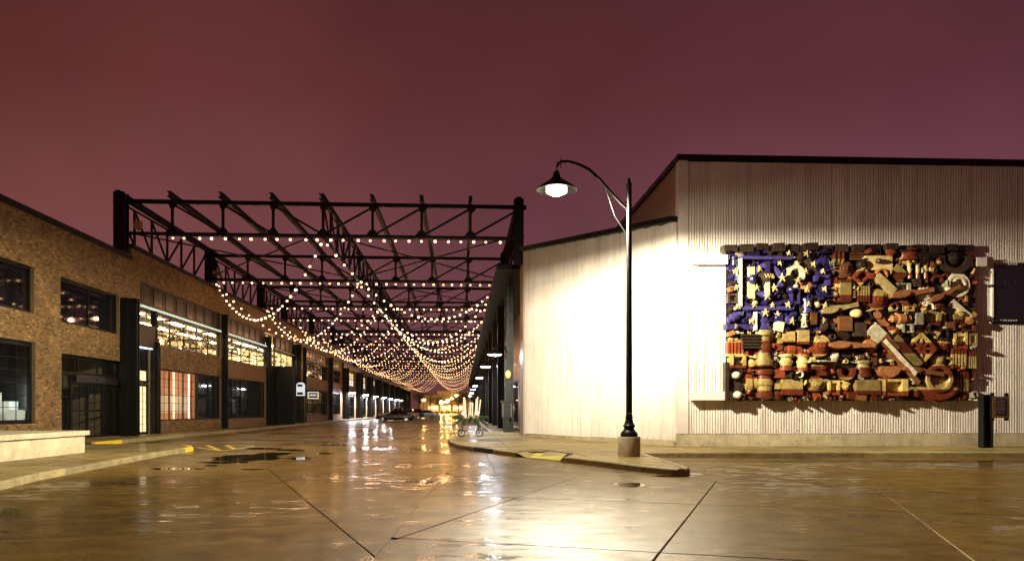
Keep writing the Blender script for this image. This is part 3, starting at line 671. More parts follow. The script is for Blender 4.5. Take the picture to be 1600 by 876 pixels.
window(b2, 71.5, 75.1, 5.3, 8.3, 2, 3, M['glass'], rec=0.16, fr=0.12)
window(b2, 71.5, 75.1, 0.2, 5.1, 2, 3, M['litpane'], rec=0.2, fr=0.12, glass_of=lambda i, j: M['litpane'] if i == 1 and j < 2 else M['dglass'])
# lit entrance between the first two piers
window(b2, 42.95, 45.15, 0.2, 2.9, 2, 1, M['litpane'], rec=0.12, fr=0.1, minor=(2, 6), glass_of=lambda i, j: M['litpane'])
window(b2, 42.95, 45.15, 3.0, 4.85, 2, 3, M['litpane'], rec=0.12, fr=0.1, glass_of=lambda i, j: M['litpane'] if j == 0 else M['dglass'])
# entrance piers (black steel), pilasters, downpipes
def pier(y0, y1, zt, d, parent, z0=0.16): return MB().ibeam((XF + d / 2 + 0.03, (y0 + y1) / 2, z0), (XF + d / 2 + 0.03, (y0 + y1) / 2, zt), y1 - y0, d, 0.06).box(XF + 0.03, XF + d - 0.02, y0 + 0.02, y1 - 0.02, z0, zt - 0.02).build('steel_pier', M['black'], parent)
pier(41.3, 42.35, 7.2, 0.36, b2); pier(45.22, 45.75, 5.3, 0.3, b2); MB().box(XF + 0.04, XF + 0.32, 42.37, 45.2, 4.9, 6.1).build('entrance_header', M['black'], b2); pier(45.3, 45.6, 7.0, 0.26, b2, 5.32)
pier(58.3, 58.9, 8.4, 0.16, b2); pier(72.0, 75.4, 5.5, 0.5, b2); pier(71.45, 71.95, 8.0, 0.25, b2); pier(83.3, 84.2, 8.3, 0.3, b2); pier(87.65, 88.1, 8.3, 0.2, b2); pier(104.1, 104.9, 8.3, 0.25, b2)
MB().tube([(XF + 0.12, 58.6, 0.3), (XF + 0.12, 58.6, 8.2)], 0.06).build('downpipe', M['black'], b2) if False else None
pl = thing('porch_light', 'bluish white light under the header of the lit corner entrance', 'light', (XF + 0.25, 43.6, 4.85))
MB().box(XF + 0.06, XF + 0.3, 43.2, 45.0, 4.86, 4.898).build('housing', M['black'], pl); MB().box(XF + 0.09, XF + 0.27, 43.26, 44.94, 4.835, 4.858).build('diffuser', M['coolblue'], pl)
# ceiling lights, roof trusses and walls seen through the glass
il = thing('ceiling_light', 'rows of warm ceiling tubes inside the long brick building', 'ceiling light', (-23, 60, 8.4), 'ceiling tubes of the upper floor')
for x in (-19.4, -21.8, -24.2, -26.6):
    for y in range(45, 88, 4):
        MB().box(x - 0.14, x + 0.14, y, y + 2.6, 8.0, 8.07).build('tube', M['tube'], il); MB().box(x - 0.16, x + 0.16, y - 0.05, y + 2.65, 8.072, 8.12).build('housing', M['black'], il)
itr = MB()
for y in np.arange(49.5, 88, 8.5):
    itr.bar((-18.4, y, 7.85), (-28.5, y, 7.85), 0.12); itr.bar((-18.4, y, 6.5), (-28.5, y, 6.5), 0.1)
    for k in range(5): itr.bar((-18.4 - 2 * k, y, 6.5), (-19.4 - 2 * k, y, 7.85), 0.08); itr.bar((-19.4 - 2 * k, y, 7.85), (-20.4 - 2 * k, y, 6.5), 0.08)
for x in (-20, -23, -26): itr.bar((x, 44, 7.2), (x, 87.6, 7.2), 0.18); itr.bar((x + 1, 44, 6.2), (x + 1, 87.6, 6.2), 0.07)
itr.build('roof_trusses', M['truss'], b2)
MB().box(-22.2, -22.0, 45.5, 54.5, 0.2, 4.45).build('salmon_wall', M['salmon'], b2); MB().box(-21.99, XF - 0.38, 54.5, 54.65, 0.2, 4.45).build('side_wall', M['salmon'], b2); MB().box(-21.99, XF - 0.38, 45.3, 45.45, 0.2, 4.45).build('side_wall', M['salmon'], b2)
MB().box(-21.98, XF - 0.38, 45.46, 54.49, 0.12, 0.2).build('shop_floor', M['salmon'], b2)
wb = thing('whiteboard', 'white panel on the salmon wall behind the shop window', 'panel', (-19.6, 54.45, 1.7)); MB().box(-20.9, -18.3, 54.42, 54.48, 1.3, 2.5).build('board', M['white'], wb); MB().box(-20.98, -20.9, 54.41, 54.485, 1.26, 2.54).box(-18.3, -18.22, 54.41, 54.485, 1.26, 2.54).build('frame', M['chrome'], wb)
for k, y in enumerate((50.6, 53.3)):
    us = thing('floor_light', ['warm upright tube light inside the salmon shop room, nearer one', 'warm upright tube light inside the salmon shop room, farther one'][k], 'light', (-17.9, y, 0.2), 'upright tubes of the shop')
    MB().box(-17.94, -17.86, y - 0.04, y + 0.04, 0.3, 3.9).build('tube', emit('warm upright tube', (1, 0.7, 0.45), 3.0), us); MB().box(-18.05, -17.75, y - 0.15, y + 0.15, 0.2, 0.3).build('foot', M['black'], us)
sl = thing('ceiling_light', 'warm ceiling lamps of the salmon coloured shop room', 'ceiling light', (-19.5, 49, 4.4))
for y in (46.8, 49.2, 51.8): MB().lathe([(0.3, 4.2), (0.32, 4.26), (0.1, 4.42), (0.03, 4.48)], (-19.6, y, 0), 14).build('lamp_shade', emit('warm shop lamp', (1, 0.7, 0.42), 80), sl)

# signs
kg = thing('blade_sign', 'tall black blade sign with bluish white lit rounded top', 'sign', (XF + 0.9, 82.4, 0.17))
ks = gp
Yk = 82.3; kx0, kx1 = XF + 0.4, XF + 1.22
def rr_poly(y0, y1, z0, z1, r, n=6):
    pts = [(y0, z0), (y1, z0)]
    for c, a0 in (((y1 - r, z1 - r), 0), ((y0 + r, z1 - r), 90)):
        for k in range(n + 1): a = R(a0 + 90 * k / n); pts.append((c[0] + r * math.cos(a), c[1] + r * math.sin(a)))
    return pts
sg = MB().slabxz([(p[0], p[1]) for p in rr_poly(kx0, kx1, 2.95, 4.3, 0.3)], Yk, Yk + 0.3).build('lit_panel', emit('blue white sign face', (0.62, 0.8, 1.0), 0.6), kg)
MB().box(kx0 + 0.12, kx1 - 0.2, Yk - 0.02, Yk - 0.003, 3.88, 4.12).box(kx0 + 0.08, kx1 - 0.16, Yk - 0.02, Yk - 0.003, 3.05, 3.32).build('sign_plate', M['black'], kg)
MB().box(kx1 - 0.3, kx1, Yk + 0.02, Yk + 0.28, 0.17, 2.94).build('post', M['black'], kg)
for k in range(9): MB().box(kx1 - 0.31, kx1 + 0.01, Yk - 0.01, Yk + 0.019, 0.4 + k * 0.28, 0.52 + k * 0.28).build('slat', M['bronze'], kg)
hs_ = thing('hanging_sign', 'small black shop sign with cream border hanging on brick pier', 'sign', (XF + 0.9, 88.3, 3.1))
y_ = 88.3; x0_, x1_ = XF + 0.4, XF + 1.57
za_, zb2 = 2.72, 3.48
MB().box(x0_, x1_, y_, y_ + 0.12, za_, zb2).build('board', M['black'], hs_)
MB().box(x0_, x1_, y_ - 0.03, y_ - 0.002, za_, za_ + 0.1).box(x0_, x1_, y_ - 0.03, y_ - 0.002, zb2 - 0.1, zb2).box(x0_, x0_ + 0.1, y_ - 0.03, y_ - 0.002, za_ + 0.1, zb2 - 0.1).box(x1_ - 0.1, x1_, y_ - 0.03, y_ - 0.002, za_ + 0.1, zb2 - 0.1).build('border', emit('cream sign border', (1, 0.88, 0.62), 0.6), hs_)
lt = MB(); q = x0_ + 0.19
for k in range(7):
    wd = (0.08, 0.09, 0.07, 0.09, 0.09, 0.07, 0.08)[k]; lt.box(q, q + 0.025, y_ - 0.02, y_ - 0.003, 2.98, 3.22); lt.box(q + 0.026, q + wd, y_ - 0.02, y_ - 0.003, 3.15 if k % 2 else 3.07, 3.22 if k % 2 else 3.13); q += 0.115
lt.build('lettering', emit('white lettering', (1, 0.96, 0.9), 1.0), hs_)
MB().bar((XF, y_ + 0.06, 3.58), (x1_, y_ + 0.06, 3.58), 0.05).build('bracket', M['black'], hs_)

# ---- far brick building with columns and lamps
b3 = thing('brick_building', 'farther low brick building with black columns and small lit windows', 'building', (XF, 190, 0))
ZR3 = 8.4; fb = [(y, y + 10.5) for y in np.arange(120, 258, 15.5)]
ops3 = [(a, b, 5.1, 7.5) for a, b in fb] + [(a, b, 0.3, 3.8) for a, b in fb]
mortar_wall(XF - 0.2, 0.3, Y2 + 0.1, 262, 0.1, 7.6, ops3, M['farbrick'], b3)
MB().box(XF - 0.4, XF + 0.25, Y2 + 0.1, 262, 7.61, ZR3).build('fascia', M['black'], b3)
MB().box(-36, XF - 0.52, Y2 + 0.1, 262, 7.7, 7.9).build('roof', M['black'], b3); MB().box(-36, -35.7, Y2 + 0.1, 262, 0.1, 7.69).build('rear_wall', M['mortar'], b3)
for k, (a, b) in enumerate(fb):
    if k < 6: window(b3, a, b, 5.1, 7.5, 4, 2, M['litwhite'], X=XF - 0.2, rec=0.14, fr=0.2, mun=0.12, minor=(2, 2), glass_of=lambda i, j: random.choice([M['litwhite'], M['litpane'], M['litwhite'], M['dglass']]))
    else: window(b3, a, b, 5.1, 7.5, 2, 1, M['dglass'], X=XF - 0.2, rec=0.14, fr=0.2)
    if k in (0, 1, 3): window(b3, a, b, 0.3, 3.8, 3, 2, M['dglass'], X=XF - 0.2, rec=0.14, fr=0.2, mun=0.1)
    else: window(b3, a, b, 0.3, 3.8, 4, 2, M['litwhite'], X=XF - 0.2, rec=0.14, fr=0.2, mun=0.12, minor=(2, 2), glass_of=lambda i, j: M['litwhite'] if i in (1, 2) else M['dglass'])
for k, y in enumerate([116.8] + [b + 2.5 for a, b in fb]):
    MB().ibeam((XF + 0.35, y, 0.16), (XF + 0.35, y, 7.6), 1.1, 0.5, 0.08).box(XF + 0.12, XF + 0.56, y - 0.5, y + 0.5, 0.17, 7.58).build('steel_column', M['black'], b3)

def dome_lamp(X, Y, z, label, group, side, m, r=0.42):
    t = thing('wall_lamp', label, 'lamp', (X, Y, z), group)
    xo = X + side * 0.75
    MB().lathe([(r, z), (r * 0.97, z + 0.05), (r * 0.55, z + 0.2), (0.1, z + 0.28), (0.07, z + 0.4)], (xo, Y, 0), 20).build('shade', M['black'], t, smooth=True)
    MB().lathe([(0.02, z - 0.07), (r * 0.5, z - 0.055), (r * 0.93, z - 0.004)], (xo, Y, 0), 20).build('diffuser', m, t, smooth=True)
    MB().tube([(X, Y, z + 0.1), (X + side * 0.2, Y, z + 0.5), (X + side * 0.55, Y, z + 0.58), (xo, Y, z + 0.38)], 0.035, 6).build('arm', M['black'], t)
    return t
for k, y in enumerate([116.8] + [b + 2.5 for a, b in fb[:6]]):
    dome_lamp(XF + 0.62, y - 0.3, 3.95, f'white dome lamp on the {ORD[k]} black column of the far brick building', 'dome lamps on the left columns', 1, M['bright'], 0.5)

# ================================================================== RIGHT: metal clad buildings
A, B, E = A0, B0, E0
ZW = 10.75
PITCH, NR = 0.1, 9; SW = PITCH * NR
def sheet_mesh(h, name):
    mb = MB(); prof = []
    for i in range(NR):
        for f, d in ((0, 0), (0.34, 0.0), (0.42, 0.05), (0.92, 0.05), (0.99, 0.0)): prof.append(((i + f) * PITCH, d))
    prof.append((SW, 0)); n = len(prof)
    mb.v += [(x, -d, 0) for x, d in prof] + [(x, -d, h) for x, d in prof]
    for i in range(n - 1): mb.f.append((i, i + 1, n + i + 1, n + i))
    me = bpy.data.meshes.new(name); me.from_pydata(mb.v, [], mb.f); me.materials.append(M['metal']); me.update(); return me
SH = {}
def clad(parent, P, Q, tiers, ztop=None):
    """ribbed sheets from P to Q (plan), tiers = list of (z0, z1); ztop(f) cuts the top row to a sloping eave"""
    d = (Q - P); L = d.length; d.normalize(); n = int(L / SW); ang = math.atan2(d.y, d.x); left = L - n * SW
    for i in range(n + (1 if left > 0.1 else 0)):
        last = i == n; x0 = i * SW; wd = left if last else SW
        for k, (za, zb) in enumerate(tiers):
            if ztop and k == len(tiers) - 1: zb = ztop((x0 + wd / 2) / L)
            key = round(zb - za, 3)
            if key not in SH: SH[key] = sheet_mesh(zb - za - 0.004, 'metal_sheet')
            p = P + d * x0; out = Vector((d.y, -d.x)) * (0.012 * (i % 2) + 0.014 * k)
            place(SH[key], 'metal_sheet', (p.x + out.x, p.y + out.y, za), parent, (0, 0, ang), ((wd / SW) * 0.999, 1, 1))
    sc_ = MB(); out = Vector((d.y, -d.x)) * 0.075; n3 = Vector((d.y, -d.x))
    for k, (za, zb) in enumerate(tiers):
        for z in (za + 0.12, (za + zb) / 2):
            for s_ in np.arange(0.12, L, PITCH * 4):
                p = P + d * s_ + out; sc_.cbox((p.x, p.y, z), (0.022, 0.022, 0.022))
    sc_.build('screws', M['brown'], parent, kind='stuff')
bt = thing('metal_clad_building', 'tall block of white ribbed metal carrying the flag relief', 'building', ((A.x + E.x) / 2, A.y, 0))
n_t = (E - A).normalized(); back = Vector((-n_t.y, n_t.x))
def off(p, d): return (p.x + back.x * d, p.y + back.y * d)
core = [off(A, 0.03), off(E, 0.03), (E.x + back.x * 26, E.y + back.y * 26), (A.x, A.y + 26)]
MB().prism(core, 0.1, ZW).build('wall', M['brown'], bt)
A_s = A + n_t * 0.32
clad(bt, A_s, E, [(0.62, 4.75), (4.75, 7.9), (7.9, ZW - 0.04)])
MB().add([], []).v
pm = MB(); pm.prism([(A.x - 0.06, A.y - 0.12), (A.x + n_t.x * 0.3, A.y + n_t.y * 0.3 - 0.1), (A.x + n_t.x * 0.3, A.y + 0.02), (A.x - 0.06, A.y + 0.35)], 0.62, ZW - 0.02); pm.build('corner_trim', M['trim'], bt)
cp = MB(); o_ = Vector((n_t.y, -n_t.x)) * 0.16
cp.prism([(A.x - 0.12 + o_.x, A.y + o_.y), (E.x + o_.x, E.y + o_.y), off(E, 0.4), (A.x + 0.4, A.y + 0.4), (A.x + 0.4, A.y + 26), (A.x - 0.12, A.y + 26)], ZW, ZW + 0.2); cp.build('coping', M['black'], bt)
MB().prism([off(A, 0.4), off(E, 0.4), off(E, 25), (A.x + 0.4, A.y + 25)], ZW - 0.3, ZW + 0.1).build('roof', M['black'], bt) if False else None
LT = (E - A).length; oo = Vector((n_t.y, -n_t.x)) * 0.14
for k in range(7):                                   # plinth cast in lengths
    a = A + n_t * (k * LT / 7 + 0.006) + (Vector((-0.16, 0)) if k == 0 else Vector((0, 0))); b = A + n_t * ((k + 1) * LT / 7 - 0.006)
    MB().prism([tuple(a + oo), tuple(b + oo), tuple(b), tuple(a)], 0.1, 0.6 + 0.003 * (k % 2)).build('plinth_block', M['plinth'], bt)
def tw_(px): # point on the tall wall seen at px
    u = (px - HX) / F; dr = Vector((u * cT + sT, cT - u * sT)); den = dr.x * (-n_t.y) + dr.y * n_t.x; num = A.x * (-n_t.y) + A.y * n_t.x
    return dr * (num / den)
def tz(px, py): p = tw_(px); return CH + (HY - py) * (p.x * sT + p.y * cT) / F
wa, wb_ = tw_(1549), tw_(1660); z0, z1 = tz(1549, 502), tz(1549, 411)
def wbox(name, pa, pb, d0, d1, za, zb, m, parent):
    o1_, o2_ = Vector((n_t.y, -n_t.x)) * d0, Vector((n_t.y, -n_t.x)) * d1
    return MB().prism([tuple(pa + o2_), tuple(pb + o2_), tuple(pb + o1_), tuple(pa + o1_)], za, zb).build(name, m, parent)
wf = wbox('window', wa, wb_, -0.02, 0.075, z0, z1, M['louvre'], bt)
for (pa, pb, za, zb) in ((wa - n_t * 0.05, wb_ + n_t * .05, z0 - 0.1, z0 - 0.002), (wa - n_t * 0.05, wb_ + n_t * .05, z1 + 0.002, z1 + 0.05), (wa - n_t * 0.06, wa - n_t * 0.002, z0, z1)):
    q = wbox('frame', pa, pb, 0.0, 0.14, za, zb, M['black'] if za < z0 else M['trim'], None); q.parent = wf; q.location = -world_loc(wf)
q = wbox('pane', wa + n_t * 0.07, wb_ - n_t * 0.07, 0.077, 0.085, z0 + 0.07, z1 - 0.07, M['dglass'], None); q.parent = wf; q.location = -world_loc(wf)

bw = thing('metal_clad_wing', 'lower canted wing of white ribbed metal lit by the lamp post', 'building', (B.x, B.y, 0))
ztB, ztA = 9.55, 8.5
dAB = (A - B).normalized(); bk = Vector((-dAB.y, dAB.x))
A_w = A + Vector((-0.05, 0.06))
pc = [tuple(B + bk * 0.04), tuple(A_w + bk * 0.05), (A.x + 1.6, A.y + 3.0), (A.x + 1.6, 43.4), (B.x + 0.02, 43.4)]
cm = MB(); cm.v += [(p[0], p[1], 0.1) for p in pc] + [(p[0], p[1], zz) for p, zz in zip(pc, (ztB, ztA, ztA + 0.2, ztB + 0.5, ztB))]
nn = 5; cm.f += [tuple(range(nn))[::-1]] + [(i, (i + 1) % nn, nn + (i + 1) % nn, nn + i) for i in range(nn)] + [tuple(range(nn, 2 * nn))]
cm.build('wall', M['brown'], bw)
clad(bw, B + dAB * 0.22, A_w - dAB * 0.02, [(0.32, 4.6), (4.6, 7.6), (7.6, 9.3)], ztop=lambda f: round(ztB - 0.02 + (ztA - ztB) * f, 3))
MB().prism([tuple(B - bk * 0.06), tuple(B + dAB * 0.21 - bk * 0.06), tuple(B + dAB * 0.21 + bk * 0.03), tuple(B + bk * 0.03)], 0.3, ztB - 0.03).build('corner_trim', M['trim'], bw)
g0, g1 = B - bk * 0.12 - dAB * 0.1, A_w - bk * 0.12
MB().bar((g0.x, g0.y, ztB + 0.09), (g1.x, g1.y, ztA + 0.09), 0.34, 0.2).build('gutter', M['black'], bw)
LW = (A - B).length
for k in range(4):
    a = B + dAB * (k * LW / 4 + 0.005); b = B + dAB * ((k + 1) * LW / 4 - 0.005)
    if k == 3: b = b - dAB * 0.2
    MB().prism([tuple(a - bk * 0.1), tuple(b - bk * 0.1), tuple(b + bk * 0.02), tuple(a + bk * 0.02)], 0.1, 0.3 + 0.07 * k / 3).build('plinth_block', M['plinth'], bw)

# arcade behind the black columns
XC = 2.9
ba = thing('arcade_building', 'long dark building behind the row of black columns on the right', 'building', (4.6, 120, 0))
MB().box(4.6, 24, 43.6, 262, 0.1, 9.2).build('wall', M['bronze'], ba)
MB().box(1.9, 24, 43.5, 262, 9.21, 9.5).build('roof', M['black'], ba)
cys = [49 + 10.4 * k for k in range(20)]
for k, y in enumerate(cys):
    MB().ibeam((XC, y, 0.151), (XC, y, 9.2), 0.52, 0.5, 0.06, up=(1, 0, 0)).box(XC - 0.2, XC + 0.2, y - 0.2, y + 0.2, 0.152, 9.19).build('steel_column', M['black'], ba)
    if k: MB().box(4.54, 4.598, y - 4.4, y + 3.2, 0.4, 3.9).build('shop_window', M['dglass'], ba)
for k, y in enumerate((46.0, 64.5, 87, 117, 136, 165, 200)):
    dome_lamp(XC - 0.26, y, 5.0 if k else 4.7, f'cool white dome lamp before the right arcade columns, {ORD[k]} from the front', 'dome lamps on the right columns', -1, M['cool'], 0.42)
    MB().box(XC - 0.26, XC - 0.2, y - 0.06, y + 0.06, 4.9, 9.2).build('hanger', M['black'], ba)
MB().box(1.66, 4.6, 120, 262, -0.019, ZS).build('sidewalk', M['walk'], kind='structure')
ub = thing('utility_box', 'black steel box on pedestal against the first arcade column', 'bin', (2.75, 48.2, ZS))
MB().box(2.42, 3.02, 47.9, 48.45, 1.0, 1.98).build('box_body', M['black'], ub); MB().box(2.36, 3.08, 47.84, 48.5, 1.99, 2.08).build('lid', M['black'], ub)
MB().box(2.5, 2.86, 48.0, 48.4, 0.151, 0.99).build('pedestal', M['black'], ub); MB().box(2.46, 2.49, 47.86, 47.89, 1.1, 1.9).box(2.95, 2.98, 47.86, 47.89, 1.1, 1.9).build('edge_strip', M['brass'], ub)
bd = thing('badge', 'small oval gold badge fixed to the first arcade column', 'badge', (2.85, 48.7, 3.7))
pb = MB(); pb.lathe([(0.2, 0), (0.2, 0.03), (0.15, 0.05)], (0, 0, 0), 20, 'y'); pb.v = [(2.82 + v[0] * 0.8, 48.62 - v[1], 3.68 + v[2] * 1.25) for v in pb.v]; pb.build('plate', M['gold'], bd)
MB().box(2.76, 2.88, 48.55, 48.568, 3.62, 3.74).build('relief', M['brass'], bd)

# ================================================================== STEEL CANOPY
FY = [41.3, 55.5, 69.3, 78.3, 92.2, 107, 115.3, 129, 143, 157.5, 166, 180, 194, 203, 217, 231, 240, 254]
XL, XR, ZT, ZB = -17.2, 2.95, 12.05, 10.43
XN = [XL + (XR - XL) * k / 8 for k in range(9)]
cn = thing('steel_canopy', 'open black steel truss canopy frame spanning the street', 'canopy', (-7, 41.3, 9.5))
for fi, y in enumerate(FY):
    near = fi < 6
    mb = MB(); mb.ibeam((XL - 0.4, y, ZT), (XR + 0.4, y, ZT), 0.18, 0.19); mb.bar((XL, y, ZB), (XR, y, ZB), 0.16, 0.15)
    if not near:
        for k in range(1, 8): mb.bar((XN[k], y, ZB), (XN[k], y, ZT), 0.1)
        for k in range(8):
            a, b = ((XN[k], y, ZT), (XN[k + 1], y, ZB)) if k < 4 else ((XN[k], y, ZB), (XN[k + 1], y, ZT)); mb.bar(a, b, 0.09)
    tr = mb.build('roof_truss', M['truss'], cn)
    if near:
        for k in range(1, 8): sub(MB().bar((XN[k], y, ZB + 0.08), (XN[k], y, ZT - 0.12), 0.13, 0.1), 'vertical', M['truss'], tr)
        for k in range(8):
            a, b = ((XN[k], y + 0.06, ZT - 0.1), (XN[k + 1], y + 0.06, ZB + 0.06)) if k < 4 else ((XN[k], y + 0.06, ZB + 0.06), (XN[k + 1], y + 0.06, ZT - 0.1))
            sub(MB().bar(a, b, 0.08, 0.1), 'diagonal', M['truss'], tr)
        for k in range(0, 9):
            x = XN[k]; sub(MB().slabxz([(x - 0.18, ZT - 0.1), (x - 0.08, ZT - 0.36), (x + 0.1, ZT - 0.36), (x + 0.34, ZT - 0.1)], y - 0.09, y - 0.07), 'gusset_plate', M['truss'], tr)
            sub(MB().slabxz([(x - 0.32, ZB + 0.07), (x - 0.12, ZB + 0.33), (x + 0.12, ZB + 0.33), (x + 0.32, ZB + 0.07)], y - 0.09, y - 0.07), 'gusset_plate', M['truss'], tr)
for k, x in enumerate(XN):
    MB().ibeam((x, FY[0] - 0.5, ZT + 0.29), (x, FY[-1], ZT + 0.29), 0.26 if k in (0, 4, 8) else 0.2, 0.28, 0.035).build('purlin', M['truss'], cn)
for k, x in enumerate((XL - 0.3, XN[4], XR)):
    for fi in range(len(FY) - 1):
        ya, yb = FY[fi], FY[fi + 1]; near = fi < 4
        low = 10.23 if (k == 0 and ya < 110) else ZB - 0.02; mb = MB(); mb.bar((x, ya, low), (x, yb, low), 0.05 if low != ZB - 0.02 else 0.14)
        pn = 6; ys = [ya + (yb - ya) * q / pn for q in range(pn + 1)]
        bars = [('vertical', (x, ys[q], low + 0.03), (x, ys[q], ZT + 0.12)) for q in range(1, pn)] + [('diagonal', (x, ys[q], ZT + 0.1) if q < pn / 2 else (x, ys[q], low), (x, ys[q + 1], low) if q < pn / 2 else (x, ys[q + 1], ZT + 0.1)) for q in range(pn)]
        if not near:
            for _, p, q in bars: mb.bar(p, q, 0.09)
        lt_ = mb.build('longitudinal_truss', M['truss'], cn)
        if near:
            for nme, p, q in bars: sub(MB().bar(p, q, 0.11 if nme == 'vertical' else 0.09), nme, M['truss'], lt_)
for fi, y in enumerate(FY):
    s_ = 0.27
    xl = XL - 0.05; zc_ = 9.58 if y < 43 else (10.22 if y < 116 else 8.41); MB().ibeam((xl, y + 0.1, zc_), (xl, y + 0.1, ZT + 0.44), 0.56, 0.56, 0.05).box(xl - 0.2, xl + 0.2, y - 0.1, y + 0.3, zc_, ZT + 0.42).build('column', M['truss'], cn)
    MB().ibeam((XR, y + 0.1, 9.1), (XR, y + 0.1, ZT + 0.44), 0.5, 0.5, 0.05).box(XR - 0.2, XR + 0.2, y - 0.1, y + 0.3, 9.1, ZT + 0.42).build('column', M['truss'], cn)
for fi in range(len(FY) - 1):
    ya, yb = FY[fi], FY[fi + 1]
    for a, b in ((XN[0], XN[4]), (XN[4], XN[8])):
        MB().bar((a, ya, ZB + 0.1), (b, yb, ZB + 0.1), 0.07).build('brace_rod', M['truss'], cn); MB().bar((b, ya, ZB + 0.18), (a, yb, ZB + 0.18), 0.07).build('brace_rod', M['truss'], cn)
# little floodlights on the truss
for k, (x, y) in enumerate(((XN[0] + 0.95, 41.1), (XN[0] + 0.5, 55.3))):
    fl = thing('floodlight', ['small square floodlight box on the front truss above the left column', 'small square floodlight box on the second truss near the brick parapet'][k], 'floodlight', (x, y, ZB + 0.3), 'floodlight boxes')
    MB().box(x - 0.22, x + 0.22, y - 0.22, y - 0.1, ZB + 0.15, ZB + 0.52).build('housing', M['brown'], fl); MB().box(x - 0.03, x + 0.03, y - 0.1, y + 0.02, ZB + 0.1, ZB + 0.4).build('bracket', M['black'], fl)

# ================================================================== STRING LIGHTS
def ico(r, sub_):
    bm = bmesh.new(); bmesh.ops.create_icosphere(bm, subdivisions=sub_, radius=r); me = bpy.data.meshes.new('bulb'); bm.to_mesh(me); bm.free(); me.materials.append(M['bulb']); return me
BR = 0.05
bulb_hi, bulb_lo = ico(0.062, 2), ico(BR, 1)
lv = np.array([v.co[:] for v in bulb_lo.vertices]); lf = [tuple(p.vertices) for p in bulb_lo.polygons]
def string(label, group, p, q, sag, n, indiv, glow=0, cat='string lights'):
    p = Vector(p); q = Vector(q)
    f = lambda u: p.lerp(q, u) - Vector((0, 0, sag * 4 * u * (1 - u)))
    t = thing('string_lights', label, cat, tuple(p), group)
    pts = [f((k + 0.5 + random.uniform(-0.1, 0.1)) / n) for k in range(n)]
    cb = MB().tube([f(k / 20) + Vector((0, 0, BR + 0.06)) for k in range(21)] if sag else [p + Vector((0, 0, BR + 0.06)), q + Vector((0, 0, BR + 0.06))], 0.02, 4)
    if indiv:
        for c in pts: cb.cbox((c.x, c.y, c.z + BR + 0.035), (0.06, 0.06, 0.09))
    cb.build('cable', M['black'], t)
    if indiv:
        for c in pts: k_ = random.uniform(0.82, 1.15); place(bulb_hi, 'bulb', c, t, scale=(k_, k_, k_))
    else:
        mb = MB()
        for c in pts: mb.add([tuple(np.array(c[:]) + v) for v in lv], lf)
        mb.build('bulb', M['bulb'], t, kind='stuff')
    if glow:
        for u in (0.2, 0.5, 0.8):
            L_ = bpy.data.lights.new('bulb_glow', 'POINT'); L_.energy = glow; L_.color = (1.0, 0.5, 0.22); L_.shadow_soft_size = 0.12
            lo = bpy.data.objects.new('bulb_glow', L_); COL.objects.link(lo); lo.parent = t; lo.location = f(u) - p - Vector((0, 0, 0.13))
    return t
for fi, y in enumerate(FY):
    string(f'straight row of warm bulbs along the {ORD[fi]} roof truss from the front', 'straight bulb rows under the trusses', (XL + 2.2 if fi == 0 else XL + 0.6, y - 0.12, ZB - 0.24), (XR - 0.7, y - 0.12, ZB - 0.24), 0, 26 if fi == 0 else 29, fi < 5)
SY = [41.3, 55.5, 69.3, 83.2, 97.2, 111.3, 125.4, 139.5, 153.6, 167.7, 181.8, 196, 210, 224, 238, 252]
XM = XN[4]; zs = ZB - 0.2
for i in range(len(SY) - 1):
    ya, yb = SY[i], SY[i + 1]; ind = i < 4
    string(f'sagging bulb string rising to the left wall in the {ORD[i]} bay', 'sagging bulb strings', (XM, ya, zs), (XL + 0.35, yb, zs), 3.3 + random.uniform(-0.35, 0.25), 27, ind, 55 if i < 7 else 0)
    string(f'sagging bulb string rising to the right columns in the {ORD[i]} bay', 'sagging bulb strings', (XM, ya, zs), (XR - 0.35, yb, zs), 3.3 + random.uniform(-0.35, 0.25), 27, ind, 55 if i < 7 else 0)
    if 1 <= i < 7:
        string(f'sagging bulb string from left wall back to the centre in the {ORD[i]} bay', 'sagging bulb strings', (XL + 0.35, ya, zs), (XM, yb, zs), 3.3 + random.uniform(-0.35, 0.25), 27, ind, 55 if i < 7 else 0)
        string(f'sagging bulb string from right columns back to the centre in the {ORD[i]} bay', 'sagging bulb strings', (XR - 0.35, ya, zs), (XM, yb, zs), 3.3 + random.uniform(-0.35, 0.25), 27, ind, 55 if i < 7 else 0)

# ================================================================== LAMP POST
pp = gp(983, 712.5, ZS); px_, py_ = pp.x, pp.y
lp = thing('lamp_post', 'black gooseneck street lamp on a round concrete footing at the kerb', 'street lamp', (px_, py_, ZS))
def LP(prof): return MB().lathe(prof, (px_, py_, 0), 28)
LP([(0.325, 0.152), (0.325, 0.70), (0.31, 0.725)]).build('footing', M['plinth'], lp, smooth=True)
LP([(0.25, 0.727), (0.25, 0.80), (0.235, 0.83), (0.225, 0.86), (0.19, 0.89), (0.155, 0.93), (0.145, 0.97), (0.15, 1.0), (0.178, 1.02), (0.178, 1.05), (0.15, 1.08), (0.125, 1.13), (0.105, 1.22), (0.098, 1.27), (0.112, 1.275), (0.112, 1.305), (0.095, 1.31), (0.092, 1.4)]).build('base', M['black'], lp, smooth=True)
LP([(0.09, 1.402), (0.088, 3.0), (0.075, 8.0), (0.09, 8.01), (0.09, 8.06), (0.04, 8.12), (0.05, 8.18), (0.0, 8.27)]).build('pole', M['black'], lp, smooth=True)
zz = lambda y: CH + (HY - y) * 22 / F
def lpw(px, y): return (px_ + (px - 983) * 22.2 / F * cT, py_ - (px - 983) * 22.2 / F * sT, zz(y))
